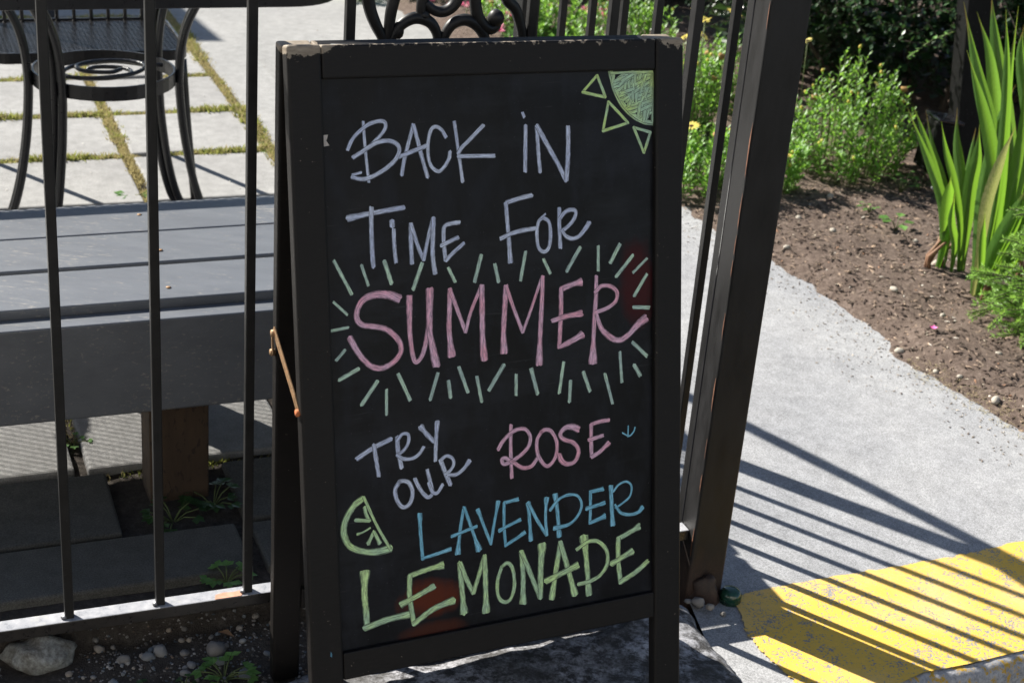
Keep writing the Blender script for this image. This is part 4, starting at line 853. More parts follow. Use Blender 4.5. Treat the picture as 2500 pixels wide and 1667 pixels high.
for ci, cs in enumerate((.445, -.085)):
    co = 1.81
    for ang in ((-6, 38, 180, 226) if ci == 0 else (-4, 46, 182, 228)):
        a = R_(ang); rad = A * math.cos(a) + D * math.sin(a); tan = Z.cross(rad)
        pts = densify([F(cs, co) + rad * r + Z * z for r, z in prof], 5)
        mb = MB()
        for sd_ in (-1, 1): mb.tube([p + tan * .0125 * sd_ for p in pts], .0105, 8)
        obj('leg', mb, 'furniture_metal', tb)
        mb = MB().blob(pts[-1] + Z * .006, (.022, .022, .010), ang, 10, 6, 0); obj('foot_pad', mb, 'furniture_metal', tb)
    for zc, rr in ((.445, .176),):
        mb = MB(); P = [F(cs + rr * math.cos(2 * math.pi * i / 40), co + rr * math.sin(2 * math.pi * i / 40), zc) for i in range(41)]
        mb.bar(P, Z, .036, .006); obj('ring', mb, 'furniture_metal', tb, bevel=.001)
    for fl in (1, -1):
        sp = [(-.165, -.055), (-.06, -.105), (.05, -.075), (.095, -.005), (.06, .045), (-.02, .05), (-.075, .01), (-.06, -.04), (0, -.055), (.03, -.03)]
        mb = MB().tube(densify([F(cs + fl * (q[0] + .01), co + fl * (q[1] + .015), .458 + .004 * fl) for q in sp], 6), .0055, 8); obj('scroll_wire', mb, 'furniture_metal', tb)
chair = empty('mesh_chair', F(.46, 2.27, 0), 'black patio chair with woven mesh seat and barred back tucked under the table', 'chair')
so_ = rrect(.45, 2.265, .262, .185, .05)
obj('mesh_seat', mesh_lattice(so_, .425, .0125, R_(30), .0040, .003), 'furniture_metal', chair)
mb = MB(); P = [F(s, o, .418) for s, o in so_]; P.append(P[0]); mb.bar(P, Z, .03, .008); obj('seat_rim', mb, 'furniture_metal', chair, bevel=.002)
for s, o in ((.20, 2.10), (.70, 2.10), (.22, 2.44), (.69, 2.44)):
    back = o > 2.3; sg_ = -1 if s < .4 else 1
    pts = [F(s, o, .40), F(s + sg_ * .01, o + (.02 if back else -.015), .2), F(s + sg_ * .025, o + (.06 if back else -.03), 0)]
    if back: pts = [F(s + sg_ * .02, o + .14, .90), F(s + sg_ * .01, o + .06, .65)] + pts
    obj('leg', MB().tube(densify(pts, 5), .0115, 8), 'furniture_metal', chair)
for s in (.262, .31, .358, .406, .454, .502, .55, .598, .646):
    obj('back_bar', MB().tube([F(s, 2.435, .42), F(.45 + (s - .45) * 1.06, 2.50, .66), F(.45 + (s - .45) * 1.1, 2.57, .87)], .0055, 7), 'furniture_metal', chair)
obj('back_rail', MB().tube(densify([F(.20, 2.575, .89), F(.3, 2.60, .915), F(.455, 2.61, .925), F(.6, 2.60, .915), F(.71, 2.575, .89)], 5), .012, 9), 'furniture_metal', chair)
# parasol further back; only its shadow reaches the picture
um = empty('patio_umbrella', (-3.6, 8.1, 0), 'dark green patio parasol standing beyond the table, casting its pointed shadow', 'umbrella')
tipx = V3((-1.205, 6.058, 0)) + V3((sdir.x, sdir.y, 0)) / sdir.z * 2.12
uc = V3((tipx.x - 1.40, tipx.y + .56, 0)); um.location = uc
rad = (V3((tipx.x, tipx.y, 0)) - uc); R0 = rad.length; a0 = math.atan2(rad.y, rad.x)
mb = MB(); vs = [uc + Z * 2.62]; fs = []; nseg = 6; sub = 6; ring = []; nseg = 4; sub = 8
for k in range(nseg):
    for q in range(sub):
        a = a0 + 2 * math.pi * (k + q / sub) / nseg; chordr = R0 * math.cos(math.pi / nseg) / math.cos(math.pi / nseg - 2 * math.pi / nseg * (q / sub)) if q else R0
        t = q / sub; rr = chordr * (1 - .22 * 4 * t * (1 - t) * .5); ring.append(uc + V3((math.cos(a), math.sin(a), 0)) * rr + Z * (2.12 + .05 * 4 * t * (1 - t)))
vs += ring; n = len(ring); fs = [(0, 1 + i, 1 + (i + 1) % n) for i in range(n)]
mb.add(vs, fs); can = obj('canopy', mb, 'canvas', um); can.modifiers.new('t', 'SOLIDIFY').thickness = .003
obj('pole', MB().tube([uc, uc + Z * 2.66], .02, 10), 'furniture_metal', um)
for k in range(nseg):
    a = a0 + 2 * math.pi * k / nseg; obj('rib', MB().tube([uc + Z * 2.59, uc + V3((math.cos(a), math.sin(a), 0)) * R0 * .98 + Z * 2.11], .007, 6), 'furniture_metal', um)
mb = MB().tube([uc, uc + Z * .06], .25, 20); obj('base', mb, 'furniture_metal', um)
# ------------------------------------------------------------ unseen building added behind the viewer to bounce sunlight onto the sign
bd = empty('fill_building', (0, -6.3, -.2), 'unseen pale two-storey building added across the street to light the sign', 'building')
bx3 = lambda x0, x1, y0, y1, z0, z1, mb=None: (mb or MB()).box(((x0 + x1) / 2, (y0 + y1) / 2, (z0 + z1) / 2), ((1, 0, 0), (0, 1, 0), (0, 0, 1)), ((x1 - x0) / 2, (y1 - y0) / 2, (z1 - z0) / 2))
obj('fill_wall', bx3(-13, 13, -13.8, -6.3, -.2, 6.2), 'fill_wall_render', bd)
rf = MB(); rf.add([(-13.4, -14.2, 6.2), (13.4, -14.2, 6.2), (13.4, -5.9, 6.2), (-13.4, -5.9, 6.2), (-13.4, -10.0, 8.2), (13.4, -10.0, 8.2)], [(0, 1, 2, 3)[::-1], (3, 2, 5, 4), (1, 0, 4, 5), (0, 3, 4), (2, 1, 5)]); obj('fill_roof', rf, 'roof_shingle', bd)
for zf_ in (.9, 3.9):
    for xw in (-11, -8.6, -6.2, -3.8, -1.4, 3.6, 6.0, 8.4, 10.8):
        w = obj('fill_window', bx3(xw - .62, xw + .62, -6.3, -6.26, zf_, zf_ + 1.5), 'trim_paint', bd)
        for qx in (-.3, .3): obj('fill_pane', bx3(xw + qx - .26, xw + qx + .26, -6.26, -6.252, zf_ + .08, zf_ + 1.42), 'window_glass', w)
dr = obj('fill_door', bx3(.6, 1.6, -6.3, -6.25, -.2, 1.95), 'door_paint', bd); obj('fill_door_handle', MB().tube([(1.45, -6.24, .85), (1.45, -6.21, .85), (1.36, -6.21, .85)], .012, 7), 'black_metal', dr)
# ------------------------------------------------------------ worn footing, stones and litter
def dirtz(x, y): return GZ - .004 + .062 * smooth01((so_of((x, y))[1] - .095) / .06) + .010 * mnoise.noise(V3((x * 7, y * 7, 0))) + .005 * mnoise.noise(V3((x * 30, y * 30, 1)))
# weathered concrete lump under the sign
out = [(-.32, 2.20), (-.18, 2.235), (-.02, 2.31), (.14, 2.40), (.27, 2.475), (.355, 2.53), (.378, 2.50), (.395, 2.43), (.425, 2.375), (.45, 2.31), (.462, 2.22), (.44, 2.08), (.35, 1.95), (.2, 1.86), (0, 1.80), (-.2, 1.74), (-.36, 1.80), (-.42, 2.0), (-.39, 2.14)]
ring0 = [(p.x, p.y) for p in densify([(x, y, 0) for x, y in out + out[:1]], 5)][:-1]
cx_, cy_ = .03, 2.12; mb = MB(); n = len(ring0); lv = [(1.0, -.03), (1.0, .010), (.975, .024), (.93, .034), (.8, .042), (.6, .047), (.4, .05), (.2, .05)]
for f, h in lv:
    for x, y in ring0:
        px, py = cx_ + (x - cx_) * f, cy_ + (y - cy_) * f
        mb.v.append((px + .006 * mnoise.noise(V3((px * 30, py * 30, 5))), py + .006 * mnoise.noise(V3((px * 30, py * 30, 9))), GZ + h + (.006 * mnoise.noise(V3((px * 16, py * 16, 7))) + .003 * mnoise.noise(V3((px * 60, py * 60, 7))) if h > 0 else 0)))
mb.v.append((cx_, cy_, GZ + .05)); last = len(mb.v) - 1
for j in range(len(lv) - 1):
    for i in range(n): mb.f.append((j * n + i, j * n + (i + 1) % n, (j + 1) * n + (i + 1) % n, (j + 1) * n + i))
for i in range(n): mb.f.append(((len(lv) - 1) * n + i, (len(lv) - 1) * n + (i + 1) % n, last))
mb.smooth = True; struct(obj('concrete_footing', mb, 'kerb_stone'))
# the feet rest on it
RK = dirtz(-.757, 2.225)
mb = MB().blob((-.757, 2.225, RK + .016), (.054, .040, .031), 4, 26, 16, .34, 1.9)
tag(obj('boulder', mb, 'big_rock', loc=(-.757, 2.225, RK)), 'large rounded grey river rock half buried below the fence rail', 'rock')
prn = random.Random(17)
peb_me = [mesh_of('pebble', MB().blob((0, 0, 0), (1, prn.uniform(.65, .95), prn.uniform(.5, .75)), k, 9, 6, .3), 'stone') for k in range(6)]
def free(x, y): 
    if (x + .757) ** 2 + (y - 2.225) ** 2 < .0045: return False
    c = False
    for i in range(len(out)):
        (x0, y0), (x1, y1) = out[i], out[i - 1]
        if (y0 > y) != (y1 > y) and x < (x1 - x0) * (y - y0) / (y1 - y0) + x0: c = not c
    return not c
k = 0
big = [(-.468, 2.285, .020), (-.455, 2.262, .011), (-.56, 2.268, .015), (-.405, 2.237, .015), (-.505, 2.215, .011), (-.50, 2.24, .010), (-.615, 2.234, .012), (-.578, 2.25, .012), (-.665, 2.262, .010), (-.52, 2.275, .010)]
for x, y, r in big:
    o = clone('pebble', peb_me[k % 6], None, (x, y, dirtz(x, y) + r * .25), (prn.uniform(-.3, .3), prn.uniform(-.3, .3), prn.uniform(0, 6)), (r, r, r)); k += 1
    tag(o, 'larger thumb-sized smooth pebble on the dark dirt below the fence rail', 'pebble', 'larger pebbles on the dirt strip')
while k < 170:
    x = prn.uniform(-.86, -.36); y = prn.uniform(2.0, 2.40); s, oo = so_of((x, y))
    if not free(x, y) or oo > .14: continue
    r = prn.uniform(.0028, .0075); o = clone('pebble', peb_me[k % 6], None, (x, y, dirtz(x, y) + r * .3), (prn.uniform(-.5, .5), prn.uniform(-.5, .5), prn.uniform(0, 6)), (r, r, r)); k += 1
    tag(o, 'tiny smooth pebble among grit on the dark dirt below the fence rail', 'pebble', 'pebbles on the dirt strip')
def grit(name, region, n, zf, sizes, cols, mt='chips', seed=1, flat=.5, parent=None, pred=None, long=1.):
    rg = random.Random(seed); mb = MB(); c = 0; tries = 0
    while c < n and tries < n * 8:
        tries += 1; x = rg.uniform(region[0], region[1]); y = rg.uniform(region[2], region[3])
        if pred and not pred(x, y): continue
        a = rg.uniform(*sizes); L_ = a * rg.uniform(.8, long); cl = rg.choice(cols); q = rg.uniform(.7, 1.25); cl = tuple(min(1, v * q) for v in cl)
        an = rg.uniform(0, 6.28); u = V3((math.cos(an), math.sin(an), rg.uniform(-.35, .35))).normalized(); w = V3((-u.y, u.x, rg.uniform(-.4, .4))).normalized(); t = u.cross(w)
        p = V3((x, y, zf(x, y) + a * flat * .3)); h = a * flat
        vs = [p + u * L_ * rg.uniform(.8, 1.1), p + w * a * rg.uniform(.6, 1), p - u * L_ * rg.uniform(.8, 1.1), p - w * a * rg.uniform(.6, 1), p + t * h, p - t * h]
        mb.add(vs, [(0, 1, 4), (1, 2, 4), (2, 3, 4), (3, 0, 4), (1, 0, 5), (2, 1, 5), (3, 2, 5), (0, 3, 5)], cl); c += 1
    o = obj(name, mb, mt, parent); o['kind'] = 'stuff'; return o
o = grit('grit', (-1.2, .0, 1.7, 2.5), 9000, dirtz, (.0012, .0046), [(.12, .11, .10), (.2, .19, .18), (.07, .06, .055), (.3, .29, .28), (.16, .12, .09), (.10, .12, .14)], seed=4, pred=lambda x, y: free(x, y) and so_of((x, y))[1] < .145)
tag(o, 'fine grit and gravel on the dark dirt strip by the fence', 'gravel')
bz = lambda x, y: bedz(x, y)
o = grit('mulch', (.3, 2.4, 3.0, 5.6), 16000, bz, (.002, .0065), [(.07, .05, .04), (.11, .08, .065), (.17, .13, .10), (.05, .037, .03), (.26, .19, .14)], seed=6, flat=.35, long=3.2, pred=lambda x, y: edge_dist(x, y) > .0 and x < .9 + .55 * (y - 2.4) * .9)
tag(o, 'crumbly dark brown mulch and bark bits covering the bed', 'mulch')
o = grit('wood_chips', (.3, 2.3, 3.0, 5.6), 1100, bz, (.0018, .0055), [(.5, .43, .33), (.42, .3, .2), (.6, .55, .47), (.36, .2, .12)], seed=9, flat=.4, long=2.4, pred=lambda x, y: edge_dist(x, y) > -.03)
tag(o, 'pale wood chips and stone bits strewn over the bed', 'wood chips')
# loose debris that spilled on the walk beside the bed
o = grit('debris', (.4, 1.5, 2.9, 4.9), 1500, lambda x, y: zwalk(x, y) + .001, (.0010, .0032), [(.18, .15, .12), (.3, .25, .2), (.10, .08, .07), (.5, .45, .38), (.22, .18, .15)], seed=12, flat=.4, long=2.5, pred=lambda x, y: -.26 * (((x * 91.7 + y * 53.3) % 1) ** 2.2) < edge_dist(x, y) < .01)
tag(o, 'crumbs of soil and bark spilled on the concrete edge', 'debris')
o = grit('patio_grit', (-1.9, .2, 3.8, 6.8), 260, lambda x, y: .001, (.0015, .0045), [(.5, .48, .44), (.7, .68, .62), (.2, .15, .1)], seed=14, flat=.3, pred=lambda x, y: edge_dist(x, y) < -.1)
tag(o, 'scattered crumbs and grit on the pale paving slabs', 'grit')
# stones in the bed
st_me = [mesh_of('stone', MB().blob((0, 0, 0), (1, .8, .7), 20 + k, 9, 6, .3), 'pale_stone') for k in range(4)]
for k, (x, y, r) in enumerate([(1.008, 3.809, .013), (1.194, 3.544, .014), (1.22, 4.40, .018), (1.30, 4.46, .014), (1.05, 4.15, .012), (.86, 4.73, .013), (.95, 4.62, .012), (1.33, 4.13, .012), (1.13, 3.66, .010), (1.08, 3.70, .009), (.79, 4.46, .010), (1.20, 4.60, .012), (1.26, 3.80, .010), (1.16, 4.02, .010), (.98, 4.90, .014)]):
    z = max(bedz(x, y), zwalk(x, y)); o = clone('stone', st_me[k % 4], None, (x, y, z + r * .12), (0, 0, k * 1.3), (r * (1 + .3 * math.sin(k * 2.1)), r, r * .9))
    if k == 0: tag(o, 'pale rounded pebble resting where the bed meets the concrete', 'stone')
    elif k == 1: tag(o, 'cream pebble at the bed edge beside dry straw', 'stone')
    else: tag(o, 'small pale stone lying on the brown soil bed', 'stone', 'pale stones in the bed')
mb = MB()
for k in range(5): a = k * 1.256; mb.leaf((1.103, 3.882, bedz(1.103, 3.882) + .006), (math.cos(a), math.sin(a), .5), Z, .013, .010)
tag(obj('fallen_petal', mb, 'petal_magenta', loc=(1.103, 3.882, bedz(1.103, 3.882))), 'bright pink fallen flower on the bare soil', 'petal')
x, y = .455, 2.58
mb = MB().tube([(x, y, GZ), (x, y, GZ + .018), (x + .001, y, GZ + .026), (x + .001, y, GZ + .029)], [.021, .021, .016, .007], 18)
tag(obj('bottle_cap', mb, 'green_glass', loc=(x, y, GZ)), 'dark green round glass lump at the foot of the corner post', 'cap')
for k, (x, y, r) in enumerate(((.391, 2.545, .014), (.412, 2.535, .009), (.435, 2.515, .007), (.372, 2.548, .008))):
    o = clone('stone', peb_me[k % 6], None, (x, y, GZ + .010 + r * .3), (0, 0, k), (r, r, r)); tag(o, 'grey stone wedged against the rusty base of the corner post', 'stone', 'stones at the post base')
# twig with a pale tip in the dirt
p = V3((-.405, 2.085, dirtz(-.405, 2.085))); mb = MB().tube([p, p + V3((-.006, .0, .02)), p + V3((.004, 0, .036)), p + V3((.002, .003, .05))], [.0022, .002, .002, .003], 6)
tag(obj('twig', mb, 'paint_fleck', loc=tuple(p)), 'short pale twig sticking up from the dirt by the sign leg', 'twig')
def curled_leaf(name, p, d, L_, W_, mt, label, cat):
    mb = MB().leaf(p, d, Z, L_, W_, .6, 0, .8); return tag(obj(name, mb, mt, loc=tuple(p)), label, cat)
curled_leaf('dead_leaf', V3((-.475, 2.335, GZ + .006)), (1, -.3, .15), .034, .016, 'dead_leaf', 'curled brown dead leaf on the pebbles under the rail', 'leaf')

# ------------------------------------------------------------ grass in the paving joints
gm = MB(); gd = MB(); grn = random.Random(31)
def tuft(p, n, h, m):
    for _ in range(n):
        a = grn.uniform(0, 6.28); l = grn.uniform(.4, 1) * h; d = V3((math.cos(a) * grn.uniform(.2, 1.0), math.sin(a) * grn.uniform(.2, 1.0), 1)); m.leaf(p + V3((grn.gauss(0, .008), grn.gauss(0, .008), 0)), d, (math.cos(a + 1), math.sin(a + 1), .2), l, l * .16 + .0012, .1, grn.random() ** 3 * .5, grn.uniform(0, 1))
def joint(s0, o0, s1, o1, dens, green, h=.022):
    L_ = math.hypot(s1 - s0, o1 - o0); n = int(L_ * dens)
    for _ in range(n):
        t = grn.random(); p = F(s0 + (s1 - s0) * t + grn.uniform(-.010, .010), o0 + (o1 - o0) * t + grn.uniform(-.010, .010)); pn = mnoise.noise(V3((p.x * 4, p.y * 4, 8)))
        if pn < -.28: continue
        p.z = -.018; tuft(p, 7, h * (1 + .8 * pn), gm if grn.random() < green + pn * .8 else gd)
for o, g in ((2.48, .5), (2.91, .45), (3.34, .55), (3.77, .4), (4.2, .4)): joint(-1.3, o, 1.04, o, 520, g, .034)
joint(.600, 2.08, .600, 4.2, 560, .15, .030); joint(1.046, 2.08, 1.046, 4.6, 600, .2, .034); joint(.15, 2.08, .15, 4.2, 220, .4); joint(-.30, 2.08, -.3, 4.2, 200, .5)
joint(.204, .57, .204, .95, 120, .6, .018); joint(-.6, .565, 1.0, .565, 60, .6, .014)
tag(obj('joint_grass', gm, 'grass_blade'), 'short green grass and moss growing in the paving joints', 'grass', kind='stuff')
tag(obj('dry_joint_grass', gd, 'dry_grass'), 'dry straw-coloured grass filling the paving joints', 'grass', kind='stuff')
mb = MB(); rg = random.Random(44)
for _ in range(900):
    t = rg.random(); x = 1.02 + .45 * t; y = 3.66 - .62 * t + rg.uniform(-.03, .16)
    if edge_dist(x, y) < -.04: continue
    a = rg.uniform(0, 6.28); z = max(bedz(x, y), zwalk(x, y)) + .002; mb.leaf((x, y, z), (math.cos(a), math.sin(a), rg.uniform(0, .25)), Z, rg.uniform(.008, .022), .0012, .1, rg.random() * .4)
tag(obj('straw', mb, 'dry_grass'), 'thin dry straw and needles along the edge of the bed', 'straw', kind='stuff')

# ------------------------------------------------------------ weeds
wr = random.Random(8)
def weed(name, p, n, size, spread, mt, label, lobes=3, group=None, tall=.6):
    p = V3(p); o = empty(name, p, label, 'weed', group); st = MB(); lf = None
    for k in range(n):
        a = 2 * math.pi * k / n + wr.uniform(-.4, .4); r = spread * wr.uniform(.4, 1); h = spread * tall * wr.uniform(.5, 1.1); tip = p + V3((math.cos(a) * r, math.sin(a) * r, h)); st.tube([p, p.lerp(tip, .5) + Z * h * .25, tip], .0012, 5)
        mb = MB()
        for q in range(lobes):
            b = a + (q - (lobes - 1) / 2) * .85; mb.leaf(tip, (math.cos(b), math.sin(b), wr.uniform(-.15, .2)), Z, size * wr.uniform(.8, 1.1), size * .75, .2, wr.random() ** 3 * .4, .3)
        obj('leaf', mb, mt, o)
    obj('stem', st, 'stem', o); return o
weed('weed', F(.352, -.045, dirtz(F(.35, -.045).x, F(.35, -.045).y)), 14, .019, .048, 'weed_leaf', 'clover-like green weed growing in front of the fence rail', 3, tall=.5)
weed('weed', F(.395, .13, -.01), 10, .019, .035, 'weed_leaf', 'small lobed weed behind the rail beside the third fence bar', 3)
weed('weed', F(.345, .37, -.02), 12, .022, .05, 'dark_shrub_leaf', 'dark shaded weed at the foot of the bench post', 3)
weed('weed', F(.43, .41, -.02), 10, .022, .05, 'dark_shrub_leaf', 'shaded weed with round leaves right beside the bench post', 3)
weed('weed', F(.22, -.055, GZ), 6, .014, .03, 'dark_shrub_leaf', 'dark flat weed on the gravel between two fence bars', 3, tall=.3)
weed('weed', F(.285, -.05, GZ), 5, .010, .025, 'dark_shrub_leaf', 'tiny dark weed sprouting from gravel below the rail', 3, tall=.3)
weed('weed', F(.205, .70, -.012), 7, .012, .03, 'weed_leaf', 'leafy weed in the slab joint under the bench', 3, tall=.5)
weed('weed', F(.46, .17, -.06), 7, .012, .04, 'weed_leaf', 'yellow-green weed beside the rear leg of the sign', 3)
weed('weed', F(.56, 2.14, -.01), 6, .045, .03, 'weed_leaf', 'broad-leaved dandelion weed behind the bench between the slabs', 1, tall=.3)
weed('weed', F(1.03, 2.93, -.01), 8, .04, .03, 'weed_leaf', 'leafy weed in the joint at the edge of the smooth walk', 1, tall=.4)
weed('weed', F(1.03, 2.50, -.01), 6, .05, .03, 'weed_leaf', 'long-leaved weed at the corner of a paving slab', 1, tall=.3)
p = (1.148, 4.654); weed('seedling', (*p, bedz(*p)), 6, .042, .05, 'weed_leaf', 'young plant with five broad round leaves alone on bare soil', 1, tall=.8)
p = (1.09, 4.80); weed('seedling', (*p, bedz(*p)), 6, .022, .03, 'weed_leaf', 'tiny seedling sprouting just behind the broad-leaved one', 1, tall=.9)
p = (1.24, 5.06); weed('seedling', (*p, bedz(*p)), 9, .022, .05, 'weed_leaf', 'light green seedling between the daisy bush and black post', 2, tall=1.2)
p = (1.31, 5.10); weed('seedling', (*p, bedz(*p)), 7, .022, .05, 'weed_leaf', 'low green sprout close to the black garden post', 2, tall=.9)
p = (1.33, 4.22); weed('seedling', (*p, bedz(*p)), 5, .028, .04, 'weed_leaf', 'pale round-leaved seedling between the sword-leaf stems', 1, tall=.9)

# ------------------------------------------------------------ daisy bushes
fl_pet = MB()
for k in range(13):
    a = 2 * math.pi * k / 13; d = V3((math.cos(a), math.sin(a), .12)); fl_pet.leaf(d * .18, d, Z, .84, .40, .15, 0, .3)
me_pet = mesh_of('petals', fl_pet, 'petal_yellow'); me_eye = mesh_of('eye', MB().blob((0, 0, .05), (.25, .25, .10), 1, 10, 6, .05), 'flower_eye')
me_bud = mesh_of('bud', MB().blob((0, 0, 0), (.8, .8, 1), 2, 8, 6, .15), 'bud'); me_spent = mesh_of('spent_bloom', MB().blob((0, 0, 0), (1.3, 1.2, .8), 5, 9, 6, .7, 3), 'spent_bloom')
pk = MB()
for k in range(7):
    a = 2 * math.pi * k / 7; pk.leaf((0, 0, 0), (math.cos(a), math.sin(a), .6), Z, 1, .8, .3, 0, .5)
for k in range(4):
    a = 2 * math.pi * k / 4 + .4; pk.leaf((0, 0, .2), (math.cos(a) * .5, math.sin(a) * .5, 1), (math.cos(a), math.sin(a), 0), .8, .7, .3, 0, .3)
me_pk = mesh_of('petals', pk, 'petal_pink')
br_ = random.Random(55)
def bush(base, r, h, nst, label, cat='bush', leafL=.030, mt='daisy_leaf', nleaf=30, name='daisy_bush', group=None, rw=.34):
    base = V3(base); o = empty(name, base, label, cat, group); st = MB(); lf = MB(); tips = []
    for k in range(nst):
        a = br_.uniform(0, 6.28); q = br_.random() ** .4; top = base + V3((math.cos(a) * r * q, math.sin(a) * r * q, h * (1 - .72 * q ** 3) * br_.uniform(.62, 1.08)))
        b0 = base + V3((math.cos(a) * r * q * .72, math.sin(a) * r * q * .72, -.01)); P = densify([b0, b0.lerp(top, .55) + V3((br_.uniform(-.02, .02), br_.uniform(-.02, .02), .02)), top], 4)
        st.tube(P, [.0022] * (len(P) - 1) + [.001], 4, cap=False); tips.append(top)
        for i in range(nleaf):
            t = .06 + .94 * (i / (nleaf - 1)); x = t * (len(P) - 1); j = min(int(x), len(P) - 2); p = P[j].lerp(P[j + 1], x - j); an = i * 2.4 + br_.uniform(-.4, .4)
            d = V3((math.cos(an), math.sin(an), .55 + .6 * t)); L_ = leafL * br_.uniform(.7, 1.25) * (1 if t < .9 else .75)
            lf.leaf(p, d, (0, 0, 1), L_, L_ * rw * br_.uniform(.9, 1.3), .25, br_.random() ** 4 * .5, br_.uniform(-.2, .9))
    obj('stems', st, 'stem', o); f = obj('foliage', lf, mt, o); f['kind'] = 'stuff'; return o, tips
def add_heads(o, tips, n, me, name, r):
    for t in br_.sample(tips, min(n, len(tips))): clone(name, me, o, t + Z * .005, (br_.uniform(-.6, .6), br_.uniform(-.6, .6), 0), (r, r, r))
bushes = []
bspec = [((1.075, 5.24), .24, .38, 90, 'large green daisy bush with spent orange blooms in front of the dark hedge'),
         ((.80, 4.99), .12, .20, 30, 'low daisy plant hugging the right side of the corner post'),
         ((.56, 4.93), .15, .22, 46, 'low daisy plant at the walk edge with a large yellow flower'),
         ((.50, 5.50), .20, .37, 70, 'tall daisy bush carrying yellow flowers behind the close fence bars'),
         ((.33, 6.15), .24, .36, 70, 'green bush behind the fence bars above the sign corner'),
         ((.02, 6.45), .20, .26, 50, 'small green bush with pink blooms above the sign top'),
         ((-.16, 6.62), .15, .16, 24, 'sparse pink-flowered plant seen through the cast scroll'),
         ((-.52, 7.05), .17, .17, 24, 'red and pink flowering plant left of the scroll ring'),
         ((.72, 5.85), .20, .30, 50, 'shaded green bush behind the corner post')]
for (x, y), r, h, n, lb_ in bspec:
    o, tips = bush((x, y, bedz(x, y)), r, h, n, lb_); bushes.append((o, tips))
for i, (nb, ns) in enumerate(((26, 10), (5, 2), (8, 1), (12, 4), (14, 2), (4, 1), (2, 1), (2, 1), (6, 1))):
    add_heads(bushes[i][0], bushes[i][1], nb, me_bud, 'bud', .007); add_heads(bushes[i][0], bushes[i][1], max(1, ns // 2), me_spent, 'spent_bloom', .010)
def nearest_bush(p): return min(bushes, key=lambda b: (V3((b[0].location.x, b[0].location.y, 0)) - V3((p[0], p[1], 0))).length)[0]
for p, r in YFLOWERS:
    b = nearest_bush(p); fl = clone('flower', me_pet, b, p, (R_(br_.uniform(10, 45)), R_(br_.uniform(-35, 10)), br_.uniform(0, 6)), (r, r, r)); e = bpy.data.objects.new('eye', me_eye); COL.objects.link(e); e.parent = fl
    bl_ = V3(p); base = V3((p[0] + br_.uniform(-.03, .03), p[1] + .02, bedz(p[0], p[1]) + .08)); obj('flower_stalk', MB().tube([base, base.lerp(bl_, .6), bl_], .0016, 5), 'stem', b)
for p in PFLOWERS:
    b = nearest_bush(p)
    for q in range(3):
        pp = V3(p) + V3((br_.uniform(-.03, .03), br_.uniform(-.05, .05), br_.uniform(-.02, .02))); rr = br_.uniform(.014, .024); clone('flower', me_pk, b, pp, (br_.uniform(-.5, .5), br_.uniform(-.5, .5), br_.uniform(0, 6)), (rr, rr, rr))
    base = V3((p[0], p[1], bedz(p[0], p[1]))); obj('flower_stalk', MB().tube([base, V3(p)], .002, 5), 'stem', b)
# white-leaved edging plant at the walk corner
bush((-.78, 7.0, .0), .10, .08, 14, 'pale grey-green plant at the edge of the smooth walk', 'plant', .05, 'weed_leaf', 8, 'edging_plant', rw=.5)
bush((-.02, 6.28, bedz(-.02, 6.28)), .12, .10, 12, 'broad-leaved green plant seen through the middle of the scroll', 'plant', .075, 'weed_leaf', 7, 'broadleaf_plant', rw=.42)

